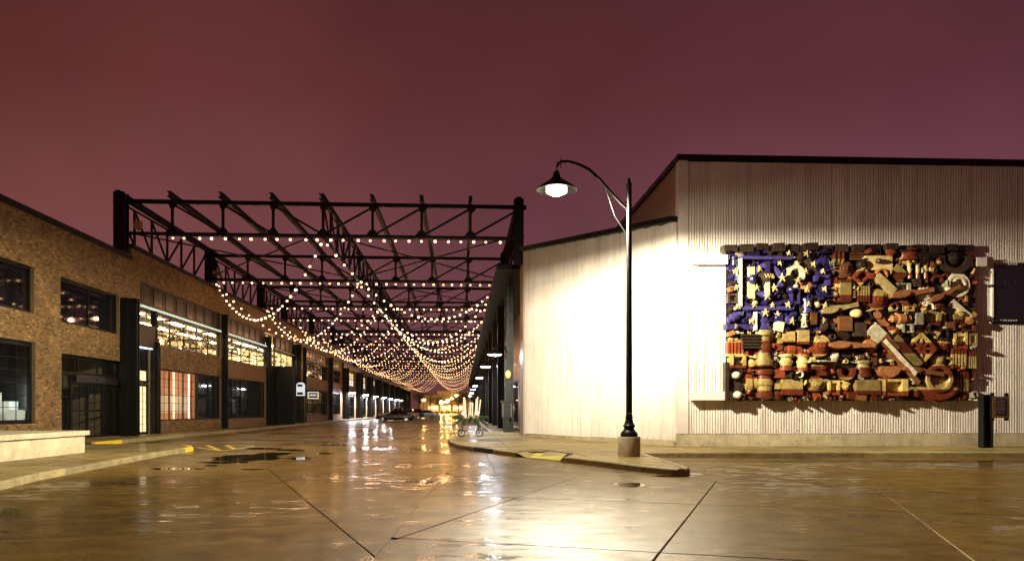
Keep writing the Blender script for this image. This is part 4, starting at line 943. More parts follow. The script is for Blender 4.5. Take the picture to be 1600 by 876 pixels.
arm = [lpw(981, 312), lpw(968, 300), lpw(952, 282), lpw(935, 262), lpw(918, 246), lpw(902, 238), lpw(886, 233), lpw(872, 233), lpw(866, 240), lpw(865, 252)]
MB().tube(arm, [0.05, 0.048, 0.046, 0.045, 0.042, 0.04, 0.038, 0.036, 0.036, 0.04], 10).build('arm', M['black'], lp, smooth=True)
MB().tube([lpw(981, 355), lpw(960, 322), lpw(944, 272)], 0.022, 8).build('brace', M['black'], lp)
hx, hy, hz = lpw(865, 252)
MB().lathe([(0.05, hz + 0.06), (0.09, hz), (0.12, hz - 0.12), (0.2, hz - 0.2), (0.36, hz - 0.30), (0.56, hz - 0.44), (0.60, hz - 0.495), (0.585, hz - 0.50), (0.45, hz - 0.42), (0.30, hz - 0.39), (0.02, hz - 0.385)], (hx, hy, 0), 32).build('lamp_shade', M['black'], lp, smooth=True)
MB().lathe([(0.28, hz - 0.565), (0.30, hz - 0.55), (0.30, hz - 0.41), (0.28, hz - 0.40)], (hx, hy, 0), 32).build('lamp_lens', M['lens'], lp, smooth=True)
MB().lathe([(0.02, hz - 0.66), (0.12, hz - 0.65), (0.22, hz - 0.61), (0.29, hz - 0.568), (0.02, hz - 0.567)], (hx, hy, 0), 32).build('frosted_bowl', M['bowl'], lp, smooth=True)
# the luminaire's own light, spread the way street optics do it: most of it far out to the sides, little straight down, next to none above
L_ = bpy.data.lights.new('street_lamp_light', 'POINT'); L_.energy = LAMP_POWER; L_.color = (1.0, 0.90, 0.67); L_.shadow_soft_size = 0.13; L_.use_nodes = True
lt_n = L_.node_tree; em_ = [n for n in lt_n.nodes if n.type == 'EMISSION'][0]; tcn = N(lt_n, 'ShaderNodeTexCoord'); spn = N(lt_n, 'ShaderNodeSeparateXYZ'); lt_n.links.new(tcn.outputs['Normal'], spn.inputs[0])
rmp_ = N(lt_n, 'ShaderNodeMapRange', i_From_Min=-1.0, i_From_Max=1.0); lt_n.links.new(spn.outputs['Z'], rmp_.inputs[0]); cr_n = N(lt_n, 'ShaderNodeValToRGB'); lt_n.links.new(rmp_.outputs[0], cr_n.inputs[0])
ee = cr_n.color_ramp.elements; ee[0].position = 0.0; ee[0].color = (0.10, 0.10, 0.10, 1); ee[1].position = 1.0; ee[1].color = (0.004, 0.004, 0.004, 1)
for p_, v_ in ((0.15, 0.24), (0.30, 0.85), (0.38, 1.0), (0.46, 1.0), (0.495, 0.5), (0.53, 0.06), (0.62, 0.008)): q_ = ee.new(p_); q_.color = (v_, v_, v_, 1)
lt_n.links.new(cr_n.outputs[0], em_.inputs['Strength'])
lob = bpy.data.objects.new('street_lamp_light', L_); COL.objects.link(lob); lob.parent = lp; lob.location = Vector((hx, hy, hz - 0.80)) - world_loc(lp)
fn = MB()
for k in range(4):
    a = k * math.pi / 2; fn.tube([lpw(872, 235), Vector(lpw(872, 235)) + Vector((0.16 * math.cos(a), 0, 0.16 * math.sin(a)))], [0.02, 0.008], 6)
fn.build('finial', M['black'], lp)

# ================================================================== PLAQUE POST
c = at(1540, 28.4, 0).xy
pq = thing('plaque_post', 'dark steel I-beam post holding a framed bronze plaque', 'sign', (c.x, c.y, ZS))
S = 28.6 / F
MB().ibeam((c.x, c.y, ZS), (c.x, c.y, 2.05), 0.30, 0.36, 0.05, up=(1, 0, 0)).build('post', M['black'], pq)
x0p, x1p = c.x + 0.05, c.x + 0.66; yp = c.y - 0.22
MB().box(x0p + 0.0, x1p, yp - 0.09, yp, 1.22, 1.98).build('plaque_frame', M['brass'], pq)
MB().box(x0p + 0.13, x1p - 0.12, yp - 0.102, yp - 0.092, 1.32, 1.9).build('plaque', M['bronze'], pq)
tl = MB()
for k in range(11):
    wv = (0.3, 0.22, 0.34, 0.33, 0.3, 0.34, 0.28, 0.33, 0.31, 0.34, 0.2)[k] * 0.95; xm = (x0p + x1p) / 2; tl.box(xm - wv / 2, xm + wv / 2, yp - 0.108, yp - 0.1025, 1.37 + k * 0.048, 1.39 + k * 0.048)
tl.build('raised_lettering', M['chrome'], pq)
for x in (x0p + 0.03, x1p - 0.06): MB().box(x - 0.055, x + 0.055, yp - 0.07, yp + 0.02, 1.12, 2.1).build('bracket', M['black'], pq)

# ================================================================== FLAG RELIEF
fl0, fl1 = tw_(1130), tw_(1517); zt_, zb_ = tz(1320, 390), tz(1320, 628); FW = (fl1 - fl0).length; FH = zt_ - zb_
fr = thing('flag_relief', 'large flag of painted timber machine patterns mounted on ribbed white wall', 'wall relief', ((fl0.x + fl1.x) / 2, fl0.y, zb_))
xc = fl0.x + (tw_(1292).x - fl0.x)
M['flag'] = flag_paint('painted timber flag', fl0.x, fl1.x, zt_, zb_, xc)
M['star'] = flag_paint('cream painted star', 0, 1, 1, 0, 0, (0.52, 0.39, 0.16)); M['wood'] = flag_paint('bare timber', 0, 1, 1, 0, 0, (0.25, 0.10, 0.035)); M['pale'] = flag_paint('pale painted timber', 0, 1, 1, 0, 0, (0.5, 0.44, 0.30)); M['dk'] = flag_paint('dark timber', 0, 1, 1, 0, 0, (0.035, 0.022, 0.014)); M['bluep'] = flag_paint('bright blue timber', 0, 1, 1, 0, 0, (0.035, 0.026, 0.115))
ang = math.atan2(n_t.y, n_t.x); outw = Vector((n_t.y, -n_t.x))
def fpos(u, v, d): p = fl0 + n_t * u + outw * d; return (p.x, p.y, zb_ + v)       # u along the wall, v up, d out of it
wbox('backboard', fl0 + n_t * 0.05, fl1 - n_t * 0.05, 0.10, 0.16, zb_ + 0.06, zt_ - 0.06, M['dk'], fr)
for (v0, v1) in ((tz(1100, 415), tz(1100, 401)), (tz(1100, 625), tz(1100, 612))):
    wbox('mounting_rail', tw_(1078), tw_(1531), 0.03, 0.098 if False else 0.34, v0, v1, M['trim'], fr) if False else None
    wbox('mounting_rail', tw_(1078), fl0 + n_t * 0.04, 0.03, 0.42, v0, v1, M['trim'], fr); wbox('mounting_rail', fl1 - n_t * 0.04, tw_(1531), 0.03, 0.42, v0, v1, M['trim'], fr)
def unit(name, mb, smooth=True):
    me = mb.mesh(name, None, smooth); return me
U = {}
def cyl(prof, n=20): return MB().lathe(prof, (0, 0, 0), n, 'y')       # axis out of the wall, front at -y
U['block'] = [MB().add([(-.5, 0, -.5), (.5, 0, -.5), (.5, 0, .5), (-.5, 0, .5), (-.46, -1, -.44), (.46, -1, -.46), (.44, -1, .46), (-.46, -1, .44)], [(0, 1, 5, 4), (1, 2, 6, 5), (2, 3, 7, 6), (3, 0, 4, 7), (4, 5, 6, 7)])]
U['pulley'] = [cyl([(0.5, 0), (0.5, -0.42), (0.44, -0.5), (0.44, -0.58), (0.36, -0.58), (0.34, -0.66), (0.26, -0.66), (0.24, -0.82), (0.14, -0.82), (0.12, -1), (0.02, -1)], 22)]
U['ring'] = [cyl([(0.5, 0), (0.5, -0.9), (0.46, -1), (0.36, -1), (0.33, -0.9), (0.33, -0.1)], 24)]
U['knob'] = [cyl([(0.3, 0), (0.3, -0.3), (0.45, -0.45), (0.5, -0.65), (0.42, -0.88), (0.22, -1), (0.01, -1)], 16)]
q = MB(); q.lathe([(0.38, -.5), (0.5, -.46), (0.5, -.3), (0.4, -.28), (0.4, -.06), (0.46, -.04), (0.46, 0.1), (0.38, 0.12), (0.36, 0.3), (0.5, 0.33), (0.5, 0.46), (0.4, 0.5)], (0, 0, 0), 16); q.v = [(v[0], v[1] - 0.5, v[2]) for v in q.v]; U['canister'] = [q]
q = MB(); q.lathe([(0.36, -.5), (0.36, -.22), (0.5, -.18), (0.5, .18), (0.36, .22), (0.36, .5)], (0, 0, 0), 14, 'x'); q.v = [(v[0], v[1] - 0.5, v[2]) for v in q.v]; U['roller'] = [q]
st = []; 
for k in range(10): r_ = 0.5 if k % 2 == 0 else 0.2; a = R(90 + 36 * k); st.append((r_ * math.cos(a), r_ * math.sin(a)))
q = MB(); q.slabxz(st, -0.55, 0); o = len(q.v); q.v.append((0, -1, 0)); q.f = [f for f in q.f if f != tuple(range(10))] + [(i, (i + 1) % 10, o) for i in range(10)]; U['star'] = [q]
U['frame'] = [MB().box(-.5, -.3, -1, 0, -.5, .5).box(.3, .5, -.95, 0, -.5, .5).box(-.3, .3, -.9, 0, .32, .5).box(-.3, .3, -.9, 0, -.5, -.32).box(-.3, .3, -.35, 0, -.32, .32)]
q = MB().slabxz([(-.5, -.12), (-.3, -.3), (.2, -.14), (.5, -.16), (.5, .16), (.2, .14), (-.3, .3), (-.5, .12)], -.8, 0); q.lathe([(0.24, -.8), (0.22, -1), (0.02, -1)], (-.3, 0, 0), 14, 'y'); U['arm'] = [q]
q = MB(); 
for k in range(5): q.box(-.48 + k * .2, -.36 + k * .2, -1, 0, -.5, .5)
U['slats'] = [q]
q = MB(); pts = [(-.5, .15), (-.38, -.18), (-.2, -.38), (0, -.46), (.2, -.38), (.38, -.18), (.5, .15), (.3, .34), (-.3, .34)]; q.slabxz(pts, -0.7, 0); q.slabxz([(p[0] * .8, p[1] * .8) for p in pts], -1, -0.7); U['hull'] = [q]
q = MB()
for a in range(0, 180, 45): d = Vector((math.cos(R(a)), 0, math.sin(R(a)))) * (0.5 if a % 90 == 0 else 0.34); q.bar(d + Vector((0, -.6, 0)), -d + Vector((0, -.6, 0)), 0.09, 0.5, up=(0, 1, 0))
for k in range(4): a, b = R(90 * k), R(90 * k + 90); q.bar((.5 * math.cos(a), -.5, .5 * math.sin(a)), (.5 * math.cos(b), -.5, .5 * math.sin(b)), 0.1, 0.8, up=(0, 1, 0))
U['spider'] = [q]
q = MB(); n_ = 14
for k in range(n_):
    a = 2 * math.pi * k / n_; d = Vector((math.cos(a), 0, math.sin(a))); q.bar(d * 0.36 + Vector((0, -.35, 0)), d * 0.5 + Vector((0, -.35, 0)), 0.09, 0.6, up=(0, 1, 0))
q.lathe([(0.4, 0), (0.4, -.6), (0.3, -.62), (0.28, -.8), (0.12, -.8), (0.1, -1), (0.02, -1)], (0, 0, 0), 20, 'y'); U['gear'] = [q]
q = MB().slabxz([(-.5, -.5), (.5, -.5), (.5, -.1), (.1, .1), (-.1, .5), (-.5, .5)], -1, 0); q.lathe([(.16, -1), (.14, -1.2), (.02, -1.2)], (-.18, 0, -.15), 12, 'y'); U['bracket'] = [q]
q = MB()
ar = [(0.5 * math.cos(R(a)), 0.5 * math.sin(R(a))) for a in range(-20, 201, 20)]; ai = [(0.3 * math.cos(R(a)), 0.3 * math.sin(R(a))) for a in range(200, -21, -20)]
for i in range(len(ar) - 1): q.slabxz([ar[i], ar[i + 1], ai[len(ai) - 2 - i], ai[len(ai) - 1 - i]], -1, 0)
U['elbow'] = [q]
UM = {}
NAMES = {'block': 'timber_block', 'pulley': 'timber_pulley', 'ring': 'timber_ring', 'knob': 'timber_knob', 'canister': 'timber_canister', 'roller': 'timber_roller', 'star': 'star', 'frame': 'timber_frame', 'arm': 'timber_arm', 'slats': 'timber_slats', 'hull': 'timber_hull', 'spider': 'braced_wheel', 'gear': 'timber_gear', 'bracket': 'timber_bracket', 'elbow': 'timber_elbow'}
def piece(kind, u, v, w_, h_, dep, rot=0.0, m='flag', d0=0.16):
    key = (kind, m)
    if key not in UM:
        me = U[kind][0].mesh(NAMES[kind], M[m], True); UM[key] = me
    ob = place(UM[key], NAMES[kind], fpos(u, v, d0), fr, (0, rot, ang), (w_, dep, h_)); ob.rotation_mode = 'XYZ'
    mat_ = Matrix.Rotation(ang, 4, 'Z') @ Matrix.Rotation(rot, 4, 'Y'); ob.rotation_euler = mat_.to_euler()
    return ob
def fu(px, py): p = tw_(px); return ((p - fl0).dot(n_t), tz(px, py) - zb_)
S_ = FW / 387.0
def hero(kind, px, py, wp, hp, dep, rot=0, m='flag', d0=0.16):
    u, v = fu(px, py); q = 1.0 if px < 1390 else 1.0 - 0.62 * (px - 1390) / 130
    return piece(kind, u, v, wp * S_, hp * S_, dep * q, R(rot), m, 0.16 + (d0 - 0.16) * q)
taken = []
def H(kind, px, py, wp, hp, dep, rot=0, m='flag', d0=0.16, keep=True):
    hero(kind, px, py, wp, hp, dep, rot, m, d0)
    if keep: taken.append((px, py, max(wp, 6) * 0.5, max(hp, 6) * 0.5))
H('pulley', 1364, 470, 34, 34, 0.42); H('arm', 1412, 461, 66, 22, 0.5, -9, 'wood', 0.3)
H('gear', 1437, 463, 28, 28, 0.45, 0, 'pale'); H('ring', 1489, 447, 38, 38, 0.34, 0, 'pale', 0.2); H('ring', 1490, 446, 22, 22, 0.4, 0, 'pale', 0.22); H('arm', 1466, 461, 52, 18, 0.42, -26, 'wood', 0.36)
H('elbow', 1482, 408, 54, 44, 0.5, 180, 'dk'); H('pulley', 1481, 406, 20, 20, 0.5, 0, 'dk', 0.3)
H('pulley', 1274, 541, 34, 36, 0.5); H('arm', 1320, 541, 70, 22, 0.42, 0, 'wood', 0.3); H('pulley', 1353, 540, 22, 22, 0.5, 0, 'wood')
H('block', 1358, 522, 26, 22, 0.45, 45, 'pale'); H('block', 1378, 540, 30, 16, 0.5, 45, 'wood'); H('block', 1404, 552, 62, 16, 0.5, 48); H('block', 1392, 560, 76, 6, 0.56, 46, 'pale'); H('block', 1400, 574, 74, 5, 0.5, 46, 'wood')
H('spider', 1428, 546, 44, 44, 0.5); H('hull', 1455, 612, 74, 36, 0.5); H('ring', 1455, 592, 44, 44, 0.4, 0, 'flag', 0.36); H('arm', 1430, 581, 62, 20, 0.42, 8, 'wood', 0.4)
H('slats', 1490, 560, 24, 30, 0.4); H('slats', 1493, 598, 26, 32, 0.4); H('slats', 1510, 563, 16, 26, 0.4)
H('canister', 1187, 545, 26, 58, 0.5); H('canister', 1189, 600, 28, 44, 0.45); H('block', 1230, 605, 34, 26, 0.36); H('canister', 1222, 567, 22, 26, 0.45); H('canister', 1247, 567, 20, 28, 0.45); H('block', 1246, 528, 19, 24, 0.42); H('block', 1224, 528, 20, 18, 0.4)
H('frame', 1140, 597, 26, 58, 0.34, 0, 'dk'); H('knob', 1143, 587, 12, 12, 0.55, 0, 'pale'); H('knob', 1145, 617, 12, 12, 0.55, 0, 'pale'); H('frame', 1146, 565, 24, 20, 0.4); H('slats', 1143, 546, 26, 22, 0.32)
H('pulley', 1268, 600, 30, 26, 0.45); H('frame', 1294, 606, 18, 22, 0.36); H('gear', 1312, 604, 18, 22, 0.4); H('block', 1345, 605, 40, 24, 0.44); H('frame', 1385, 605, 44, 26, 0.4); H('hull', 1378, 581, 42, 24, 0.44, 0, 'wood'); H('canister', 1341, 577, 26, 26, 0.45)
H('canister', 1413, 425, 9, 26, 0.34); H('canister', 1426, 425, 9, 26, 0.34); H('canister', 1439, 425, 9, 26, 0.34); H('block', 1364, 414, 46, 24, 0.3, 0, 'star'); H('knob', 1361, 412, 8, 8, 0.4, 0, 'dk', 0.3)
H('frame', 1401, 451, 24, 12, 0.34, 0, 'pale'); H('block', 1311, 457, 18, 36, 0.4); H('slats', 1340, 462, 20, 24, 0.34); H('arm', 1302, 484, 56, 22, 0.5, -12, 'star', 0.2); H('knob', 1328, 492, 18, 14, 0.5, 0, 'star')
H('block', 1372, 447, 40, 12, 0.45, 42, 'star'); H('block', 1494, 485, 44, 8, 0.42, 40, 'pale'); H('frame', 1511, 468, 16, 44, 0.25, 0, 'dk'); H('block', 1424, 500, 12, 20, 0.5, 0, 'pale'); H('roller', 1398, 500, 28, 16, 0.5, 0, 'wood'); H('frame', 1405, 515, 18, 13, 0.5, 0, 'pale')
H('block', 1475, 511, 16, 14, 0.45, 0, 'wood'); H('frame', 1506, 512, 20, 12, 0.42, 0, 'wood'); H('gear', 1466, 540, 24, 24, 0.45); H('frame', 1492, 534, 22, 24, 0.42); H('frame', 1512, 531, 14, 18, 0.42)
H('block', 1310, 508, 22, 24, 0.45, 0, 'wood'); H('canister', 1290, 575, 16, 18, 0.45, 0, 'wood'); H('elbow', 1312, 580, 28, 28, 0.42, 180); H('roller', 1270, 566, 34, 4, 0.6, 0, 'pale', 0.3)
# canton heroes: framed hub ringed by stars
H('block', 1190, 407, 84, 5, 0.42, 0, 'bluep'); H('block', 1149, 445, 3, 78, 0.5, 0, 'pale'); H('block', 1190, 484, 84, 6, 0.42, 0, 'bluep'); H('block', 1166, 445, 11, 52, 0.4, 0, 'star'); H('knob', 1167, 440, 12, 16, 0.6, 0, 'bluep'); H('ring', 1191, 441, 52, 52, 0.36, 0, 'bluep'); H('pulley', 1190, 437, 26, 26, 0.62, 0, 'dk'); H('block', 1190, 455, 6, 22, 0.5, 0, 'pale'); H('block', 1190, 421, 6, 18, 0.5, 0, 'bluep')
H('canister', 1186, 504, 24, 28, 0.42, 0, 'bluep'); H('block', 1172, 504, 2.5, 30, 0.5, 0, 'pale'); H('frame', 1234, 465, 14, 24, 0.4, 0, 'bluep'); H('knob', 1226, 456, 10, 10, 0.55, 0, 'bluep'); H('canister', 1254, 480, 18, 22, 0.42, 0, 'bluep'); H('block', 1155, 481, 16, 14, 0.4, 20, 'bluep'); H('arm', 1216, 474, 36, 12, 0.42, -20, 'bluep'); H('roller', 1142, 497, 24, 14, 0.4, -30, 'bluep'); H('canister', 1250, 503, 12, 22, 0.42, 0, 'pale'); H('slats', 1262, 500, 10, 18, 0.4, 0, 'wood'); H('pulley', 1234, 492, 12, 12, 0.45, 0, 'bluep'); H('knob', 1222, 502, 14, 16, 0.45, 0, 'bluep'); H('block', 1151, 512, 44, 9, 0.26, 0, 'bluep')
for (sx, sy, ss) in ((1174, 453, 12), (1201, 453, 13), (1213, 438, 14), (1190, 466, 13), (1170, 479, 12), (1222, 479, 11), (1178, 424, 10), (1236, 417, 11), (1250, 401, 11), (1223, 400, 9), (1261, 417, 10), (1249, 428, 11), (1237, 442, 12), (1251, 455, 12), (1275, 428, 9), (1278, 455, 10), (1253, 478, 10), (1166, 504, 11), (1187, 491, 13), (1206, 494, 11), (1228, 504, 12), (1247, 505, 13), (1277, 503, 10), (1279, 480, 11), (1141, 428, 10), (1142, 453, 10), (1143, 483, 9), (1209, 415, 9), (1142, 512, 8), (1198, 480, 9)):
    H('star', sx, sy, ss, ss, 0.14, random.uniform(-14, 14), 'star', 0.54, keep=False)
# random fill between them
kinds = ['block', 'block', 'pulley', 'ring', 'knob', 'canister', 'roller', 'frame', 'slats', 'gear', 'bracket', 'elbow', 'arm']
made = 0; rr_ = random.Random(21)
def free(px, py, a, b): return all(abs(px - q[0]) > (a + q[2]) * 0.86 or abs(py - q[1]) > (b + q[3]) * 0.86 for q in taken)
for size in (26, 20, 15, 11, 8):
    for tr_ in range(1500):
        a = size * rr_.uniform(0.7, 1.25) / 2; b = size * rr_.uniform(0.6, 1.2) / 2; px = rr_.uniform(1131 + a, 1516 - a * 0.7); py = rr_.uniform(391 + b * 0.6, 627 - b)
        if not free(px, py, a, b): continue
        taken.append((px, py, a, b)); k_ = rr_.choice(kinds)
        m_ = 'flag' if rr_.random() < 0.66 else rr_.choice(['dk', 'wood', 'pale', 'dk'])
        if px < 1290 and py < 516 and m_ in ('wood', 'pale') : m_ = rr_.choice(['bluep', 'dk', 'pale'])
        if px < 1290 and py < 516 and m_ in ('flag', 'bluep') and rr_.random() < 0.4: m_ = rr_.choice(['dk', 'wood', 'pale', 'dk'])
        rt_ = rr_.choice([0, 0, 0, 90, 45, -30, 180, 12]) if k_ not in ('slats', 'canister') else rr_.choice([0, 0, 90])
        ww, hh = (a * 2, b * 2) if k_ in ('block', 'frame', 'slats', 'roller', 'canister', 'bracket', 'arm') else (min(a, b) * 2.1,) * 2
        hero(k_, px, py, ww, hh, rr_.uniform(0.22, 0.5), rt_, m_); made += 1
        if made > 150: break
    if made > 150: break
small = {k: MB() for k in ('flag', 'dk', 'wood', 'pale')}
for tr_ in range(9000):
    a = rr_.uniform(1.6, 5); b = rr_.uniform(1.6, 5); px = rr_.uniform(1131 + a, 1515 - a); py = rr_.uniform(392, 627 - b)
    if not free(px, py, a * 0.9, b * 0.9): continue
    taken.append((px, py, a, b)); k_ = rr_.choice(['block', 'knob', 'ring', 'canister', 'roller', 'gear', 'frame', 'block']); u, v = fu(px, py); q_ = U[k_][0]; m_ = rr_.choice(['flag', 'flag', 'flag', 'dk', 'wood', 'pale'])
    if px < 1290 and py < 516 and m_ != 'dk': m_ = 'flag'
    cr_, sr_ = math.cos(rt0 := rr_.uniform(-0.7, 0.7)), math.sin(rt0); dp = rr_.uniform(0.12, 0.42); c0 = Vector(fpos(u, v, 0.16)); vs = []
    for vx in q_.v:
        lx, lz = vx[0] * a * 2 * S_, vx[2] * b * 2 * S_; lx, lz = lx * cr_ + lz * sr_, lz * cr_ - lx * sr_
        w_ = n_t * lx - outw * (vx[1] * dp); vs.append((c0.x + w_.x, c0.y + w_.y, c0.z + lz))
    small[m_].add(vs, q_.f)
for k_, mb_ in small.items(): mb_.build('small_timber_pieces', M[k_], fr, kind='stuff', smooth=True)
for k in range(16):                                   # ragged row along the top edge, shade above lamp cutoff painted as dark timber
    px = 1134 + k * 24.6; hero('block', px, 391 + rr_.uniform(-3, 2), rr_.uniform(18, 25), rr_.uniform(9, 14), rr_.uniform(0.3, 0.55), rr_.uniform(-3, 3), 'dk')
tcv = bpy.data.curves.new('lettering', 'FONT'); tcv.body = 'W6'; tcv.size = 0.24; tcv.extrude = 0.008; tcv.align_x = 'CENTER'; tcv.align_y = 'CENTER'
to = bpy.data.objects.new('lettering', tcv); COL.objects.link(to); to.parent = fr; u, v = fu(1190, 437); to.location = Vector(fpos(u, v, 0.795)) - world_loc(fr); to.rotation_euler = (R(90), 0, ang); tcv.materials.append(M['star'])
dg = bpy.context.evaluated_depsgraph_get(); tm = bpy.data.meshes.new_from_object(to.evaluated_get(dg)); t2 = bpy.data.objects.new('lettering', tm); COL.objects.link(t2); t2.parent = fr; t2.location = to.location; t2.rotation_euler = to.rotation_euler; bpy.data.objects.remove(to)

# ================================================================== FLOWER CART
cc = gp(735, 681.5, ZS); cx, cy = cc.x, cc.y
ct = thing('garden_cart', 'old iron wheeled cart on the bulging sidewalk corner', 'cart', (cx, cy, ZS))
MB().box(cx - 0.42, cx + 0.42, cy - 0.35, cy + 0.75, 0.72, 0.78).box(cx - 0.42, cx + 0.42, cy - 0.38, cy - 0.35, 0.72, 1.08).box(cx - 0.42, cx + 0.42, cy + 0.75, cy + 0.78, 0.72, 1.08).box(cx - 0.45, cx - 0.42, cy - 0.38, cy + 0.78, 0.72, 1.08).box(cx + 0.42, cx + 0.45, cy - 0.38, cy + 0.78, 0.72, 1.08).build('bed', M['bark'], ct)
for sx in (-1, 1):
    for sy in (-0.25, 0.65):
        x, y = cx + sx * 0.4, cy + sy
        MB().box(x - 0.03, x + 0.03, y - 0.03, y + 0.03, 0.5, 0.719).build('leg', M['black'], ct)
        MB().bar((x, y, 0.5), (x + sx * 0.06, y, 0.33), 0.04).build('fork', M['black'], ct)
        wl = MB(); n_ = 20
        for k in range(n_):
            a, b = 2 * math.pi * k / n_, 2 * math.pi * (k + 1) / n_; wl.bar((x + sx * 0.06 + 0.17 * math.cos(a), y - 0.05, 0.325 + 0.17 * math.sin(a)), (x + sx * 0.06 + 0.17 * math.cos(b), y - 0.05, 0.325 + 0.17 * math.sin(b)), 0.035, 0.05, up=(0, 1, 0))
        wh = wl.build('wheel', M['black'], ct)
        sp_ = MB()
        for k in range(6): a = k * math.pi / 3; sp_.bar((x + sx * 0.06, y - 0.05, 0.325), (x + sx * 0.06 + 0.16 * math.cos(a), y - 0.05, 0.325 + 0.16 * math.sin(a)), 0.02)
        sub(sp_, 'spokes', M['chrome'], wh)
for k in range(10):
    x, y = cx - 0.34 + 0.075 * k, cy + random.uniform(-0.2, 0.5); tp = (x + random.uniform(-0.12, 0.12) + (k - 4.5) * 0.02, y, random.uniform(1.75, 2.25)); 
    bp_ = thing('birch_pole', f'pale upright birch pole standing in the cart, {ORD[k]} from the left', 'birch pole', (x, y, 0.8), 'birch poles in the cart')
    MB().tube([(x, y, 0.8), ((x + tp[0]) / 2 + 0.01, y, 1.4), tp], [0.04, 0.037, 0.032], 8).build('trunk', M['birch'], bp_, smooth=True); MB().tube([Vector(tp) - Vector((0, 0, 0.01)), Vector(tp) + Vector((0, 0, 0.012))], 0.028, 8).build('cut_end', M['wood'] if False else M['room'], bp_)
def bough(c, d, L, seed):
    r_ = random.Random(seed); mb = MB(); c = Vector(c); d = Vector(d).normalized(); stem = [c + d * L * k / 6 - Vector((0, 0, 0.10 * (k / 6) ** 2 * L * 2)) for k in range(7)]
    for k in range(170):
        u = r_.uniform(0.05, 1); i = min(5, int(u * 6)); p = stem[i].lerp(stem[i + 1], u * 6 - i)
        n_ = Vector((r_.gauss(0, 1), r_.gauss(0, 1), r_.gauss(0, 0.8))).normalized() + d * 0.8; n_.normalize(); l_ = r_.uniform(0.08, 0.2) * (1.15 - 0.6 * u); s_ = n_.cross(Vector((0.3, 0.5, 1))).normalized() * 0.013
        mb.add([p - s_, p + n_ * l_ * 0.6 + s_ * 1.2, p + n_ * l_, p + n_ * l_ * 0.5 - s_ * 1.2], [(0, 1, 2, 3)])
    return mb, stem
BL = ['straight right', 'right and slightly back', 'back and right', 'straight back', 'back and left', 'left and slightly back', 'straight left', 'left and slightly forward', 'forward and left', 'straight forward', 'forward and right', 'right and slightly forward']
for k in range(12):
    a = 2 * math.pi * k / 12; c = (cx + 0.36 * math.cos(a), cy - 0.1 + 0.3 * math.sin(a), 1.06)
    t = thing('evergreen_bough', f'green evergreen bough spilling over the cart rim, reaching {BL[k]}', 'evergreen', c, 'evergreen boughs in the cart')
    mb, stem = bough(c, (math.cos(a), math.sin(a) - 0.3, 0.25 if k % 2 else -0.5), 0.62 if abs(math.cos(a)) > 0.5 else 0.45, k)
    mb.build('needles', M['needle'], t, kind='stuff'); MB().tube(stem, [0.012] * 6 + [0.004], 5).build('stem', M['bark'], t)
for k, sx in enumerate((-0.36, 0.34)):
    lt2 = thing('lantern', ['warm round lantern at the left end of the cart', 'warm round lantern at the right end of the cart'][k], 'lantern', (cx + sx, cy - 0.36, 1.25), 'cart lanterns')
    place(ico(0.075, 2), 'globe', (cx + sx, cy - 0.4, 1.33), lt2); MB().lathe([(0.05, 1.2), (0.05, 1.255)], (cx + sx, cy - 0.4, 0), 12).build('socket', M['black'], lt2)
    lt2.children[0].name = 'globe'

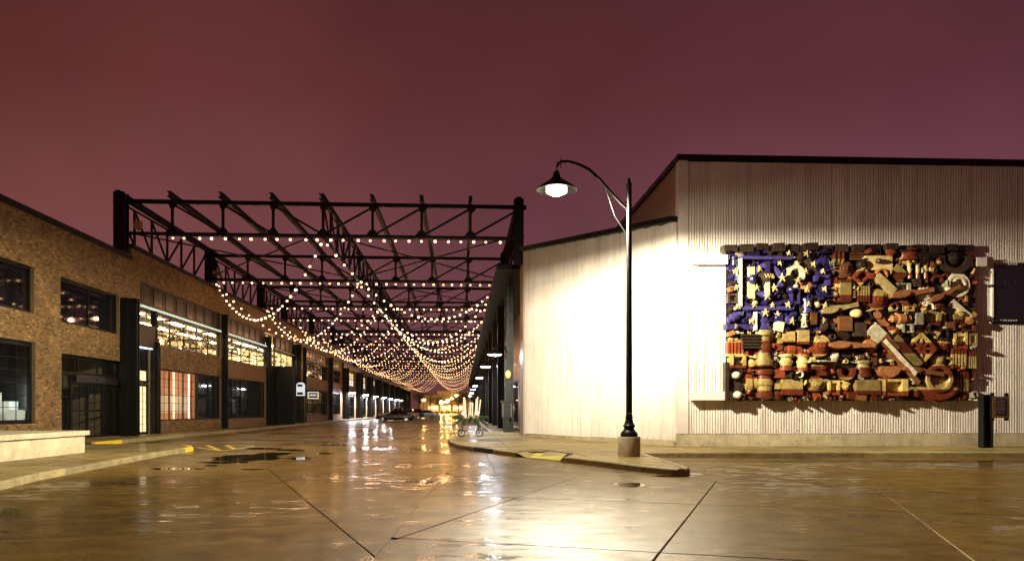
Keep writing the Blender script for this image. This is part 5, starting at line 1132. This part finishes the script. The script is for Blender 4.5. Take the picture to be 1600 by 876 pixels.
# ================================================================== PARKED CARS
def loft(sections, mb):
    n = len(sections[0]); o = len(mb.v)
    for s_ in sections: mb.v += [tuple(p) for p in s_]
    for i in range(len(sections) - 1):
        for j in range(n): mb.f.append((o + i * n + j, o + i * n + (j + 1) % n, o + (i + 1) * n + (j + 1) % n, o + (i + 1) * n + j))
    mb.f.append(tuple(o + j for j in range(n))); mb.f.append(tuple(o + (len(sections) - 1) * n + j for j in range(n))[::-1])
def car(label, loc, rz, kind, paint, group='cars parked under the strings'):
    """local space: length along x (nose at -x), width along y"""
    t = thing('parked_car' if kind != 'pickup' else 'pickup_truck', label, 'pickup' if kind == 'pickup' else 'car', loc, group, local=True, rz=rz)
    L, W = (4.9, 1.82) if kind == 'sedan' else ((5.6, 1.95) if kind == 'pickup' else (4.7, 1.86))
    if kind == 'sedan': top = [(-2.45, .42, .62), (-2.3, .3, .74), (-1.4, .22, .90), (-.95, .22, .95), (1.35, .24, 1.0), (1.9, .25, 1.0), (2.35, .3, .95), (2.45, .45, .8)]; cab = [(-1.0, .93), (-.35, 1.36), (.1, 1.45), (.75, 1.44), (1.25, 1.28), (1.75, .99)]
    elif kind == 'pickup': top = [(-2.8, .5, .8), (-2.7, .4, 1.0), (-1.6, .36, 1.1), (-1.1, .36, 1.14), (.6, .38, 1.14), (.62, .38, 1.14), (2.75, .42, 1.14), (2.8, .5, 1.1)]; cab = [(-1.15, 1.12), (-.55, 1.72), (-.2, 1.8), (.35, 1.8), (.52, 1.74), (.6, 1.13)]
    else: top = [(-2.35, .45, .75), (-2.25, .34, .95), (-1.3, .3, 1.06), (-.9, .3, 1.1), (1.4, .32, 1.12), (2.0, .34, 1.12), (2.28, .36, 1.08), (2.35, .5, .95)]; cab = [(-1.05, 1.08), (-.4, 1.6), (.1, 1.7), (1.5, 1.68), (1.9, 1.6), (2.2, 1.11)]
    mb = MB(); secs = []
    for x, zl, zh in top:
        e_ = 1 - 0.12 * (abs(x) / (L / 2)) ** 4; w2 = W / 2 * e_
        secs.append([(x, -w2 * .94, zl), (x, -w2, zl + .12), (x, -w2, (zl + zh) / 2 + .1), (x, -w2 * .92, zh), (x, w2 * .92, zh), (x, w2, (zl + zh) / 2 + .1), (x, w2, zl + .12), (x, w2 * .94, zl)])
    loft(secs, mb); mb.build('body', paint, t, smooth=True)
    mb = MB(); secs = []
    zlow = cab[0][1] - 0.02
    for x, zh in cab: 
        k_ = (zh - zlow) / 0.55; secs.append([(x, -W / 2 * .9, zlow), (x, -W / 2 * (.9 - .17 * min(1, k_)), zh), (x, W / 2 * (.9 - .17 * min(1, k_)), zh), (x, W / 2 * .9, zlow)])
    loft(secs, mb); mb.build('cabin_glass', M['dglass'], t, smooth=True)
    mb = MB(); r0 = [c for c in cab if c[1] > cab[2][1] - 0.12]
    mb.box(r0[0][0], r0[-1][0], -W / 2 * .72, W / 2 * .72, cab[2][1] - 0.015, cab[2][1] + 0.02); mb.build('roof', paint, t)
    pl_ = MB()
    for sy in (-1, 1):
        for xx in (cab[0][0] + .05, (cab[1][0] + cab[-2][0]) / 2, cab[-1][0] - .05):
            xt = min(max(xx, cab[1][0]), cab[-2][0]); pl_.bar((xx, sy * W / 2 * .905, zlow + .02), (xt, sy * W / 2 * .735, cab[2][1] - .06), .06, .03)
    pl_.build('pillars', paint, t)
    ax = (-L / 2 + .92, L / 2 - 1.0); r_ = .33 if kind == 'sedan' else .38
    for x in ax:
        for sy in (-1, 1):
            y = sy * (W / 2 - .1); wm = MB().lathe([(r_ * .6, -.1), (r_, -.09), (r_, .09), (r_ * .6, .1)], (x, y, r_), 20, 'y').build('wheel', M['tyre'], t, smooth=True)
            q = MB().lathe([(r_ * .6, -.115), (r_ * .5, -.105), (r_ * .15, -.11), (.02, -.12), (.02, .12), (r_ * .15, .11), (r_ * .5, .105), (r_ * .6, .115)], (x, y, r_), 16, 'y').build('rim', M['chrome'], None, smooth=True); q.parent = wm
    for sy in (-1, 1):
        MB().cbox((-L / 2 + .06, sy * W / 2 * .62, top[1][2] - .12), (.12, .34, .13)).build('headlight', M['white'], t); MB().cbox((L / 2 - .04, sy * W / 2 * .66, top[-2][2] - .16), (.1, .3, .14)).build('tail_light', mat('red lamp', (.3, .01, .01), .2), t)
        MB().cbox((cab[0][0] + .35, sy * (W / 2 + .05), zlow + .08), (.12, .16, .1)).build('mirror', paint, t)
    if kind == 'pickup': MB().box(.8, 2.6, -.8, .8, 1.145, 1.16).build('bed_cover', M['black'], t)
    return t
pc_ = [mat('black car paint', (.012, .012, .016), .18, coat=0.6, var=.05), mat('tan pickup paint', (.42, .27, .2), .3, coat=.4, var=.05), mat('dark blue car paint', (.02, .025, .05), .25, coat=.5, var=.05), mat('silver car paint', (.3, .3, .32), .3, metal=.4, var=.05)]
car('black sedan parked crosswise nearest to the camera', (-8.6, 102.5, 0.003), R(2), 'sedan', pc_[0])
car('tan pickup truck parked behind the black sedan', (-8.9, 112.5, 0.003), R(3), 'pickup', pc_[1])
car('dark SUV parked beyond the tan pickup', (-8.4, 126, 0.0), R(8), 'suv', pc_[2])
car('silver car parked farthest down the street', (-7.0, 146, 0.0), R(12), 'sedan', pc_[3])

# ================================================================== END OF THE STREET
Ye = 372
for k, (x0, x1, z1, y) in enumerate(((-20.5, -12.5, 8.4, Ye + 12), (-12, 4, 10.5, Ye + 18))):
    bb = thing('warehouse', ['low pale warehouse glowing orange at the end of the street', 'taller pale warehouse glowing orange behind the parked trailers'][k], 'warehouse', ((x0 + x1) / 2, y, 0))
    MB().box(x0, x1, y, y + 18, 0, z1).build('wall', mat('pale warehouse wall', (.55, .48, .36), .8), bb); MB().box(x0 - .2, x1 + .2, y - .2, y + 18.2, z1 + .002, z1 + .4).build('roof', M['brown'], bb)
    for q in range(3 if k else 2): MB().box(x0 + 1.2 + q * 3.8, x0 + 3.4 + q * 3.8, y - .05, y - .002, .1, 3.6).build('loading_door', M['trim'], bb)
for k in range(3):
    x = -13 + k * 5.6; tr2 = thing('trailer', ['white lit trailer at the street end, leftmost', 'white lit trailer at the street end, in the middle', 'white lit trailer at the street end, beside the cart poles'][k], 'trailer', (x, Ye - 14, 0), 'trailers at the street end')
    MB().box(x - 2.4, x + 2.4, Ye - 15, Ye - 12.6, .9, 3.6).build('body', M['white'], tr2); MB().box(x - 1.9, x - .2, Ye - 15.05, Ye - 15.002, 1.9, 3.1).box(x + .3, x + 1.9, Ye - 15.05, Ye - 15.002, 1.9, 3.1).build('window', M['litwhite'], tr2)
    for xx in (-1.5, 1.5): MB().lathe([(.3, -.15), (.5, -.14), (.5, .14), (.3, .15)], (x + xx, Ye - 14.6, .5), 12, 'y').build('wheel', M['tyre'], tr2)
lamps = [(662, 624.5, 300), (690, 629, 320), (700, 625, 350), (706, 622, 330), (698, 627, 300), (713, 617.5, 340), (689, 626.5, 370)]
for k, (px, py, fw) in enumerate(lamps):
    p = at(px, fw, CH + (HY - py) * fw / F)
    tl2 = thing('street_lamp', f'orange sodium street lamp at the street end, {ORD[k]} of seven', 'street lamp', (p.x, p.y, 0), 'sodium street lamps')
    MB().tube([(p.x, p.y, 0), (p.x, p.y, p.z + .3)], [.12, .08], 8).build('pole', M['black'], tl2); MB().lathe([(.1, p.z - .35), (.5, p.z - .2), (.55, p.z + .05), (.2, p.z + .25)], (p.x, p.y - .3, 0), 10).build('lamp_head', M['orange'], tl2)
def tree(x, y, h, seed, label):
    r_ = random.Random(seed); t = thing('street_tree', label, 'tree', (x, y, 0), 'trees at the street end'); tk = MB(); tips = []
    tk.tube([(x, y, 0), (x + .1, y, h * .25), (x, y + .1, h * .45)], [.22, .17, .12], 7)
    for k in range(16):
        a = r_.uniform(0, 6.28); z0_ = h * r_.uniform(.28, .5); e_ = Vector((x + math.cos(a) * h * r_.uniform(.15, .36), y + math.sin(a) * h * .25, h * r_.uniform(.55, 1))); m_ = Vector((x, y, z0_)).lerp(e_, .5) + Vector((0, 0, .3)); tk.tube([(x, y, z0_), m_, e_], [.08, .05, .02], 5)
        for q in range(3): e2 = m_.lerp(e_, r_.random()) + Vector((r_.gauss(0, 1), r_.gauss(0, 1), r_.uniform(0, 1.2))) * h * .09; tk.tube([m_, e2], [.03, .012], 4); tips.append(e2)
        tips.append(e_); tips.append(m_.lerp(e_, .6))
    tk.build('trunk', M['bark'], t); cr = MB()
    for c in tips:
        for q in range(26):
            p = c + Vector((r_.gauss(0, .5), r_.gauss(0, .5), r_.gauss(0, .45))); d = Vector((r_.gauss(0, 1), r_.gauss(0, 1), r_.gauss(0, 1))).normalized() * .13; s_ = d.cross(Vector((.2, .3, 1))).normalized() * .07
            cr.add([p - d, p + s_, p + d, p - s_], [(0, 1, 2, 3)])
    cr.build('crown', M['leaf'], t)
for k, (px, fw, h) in enumerate(((655, 290, 9), (672, 330, 9.5), (716, 300, 8), (727, 250, 7.5), (682, 360, 9))):
    p = at(px, fw, 0); tree(p.x, p.y, h, k, f'bare looking street tree lit orange at the street end, {ORD[k]} one')
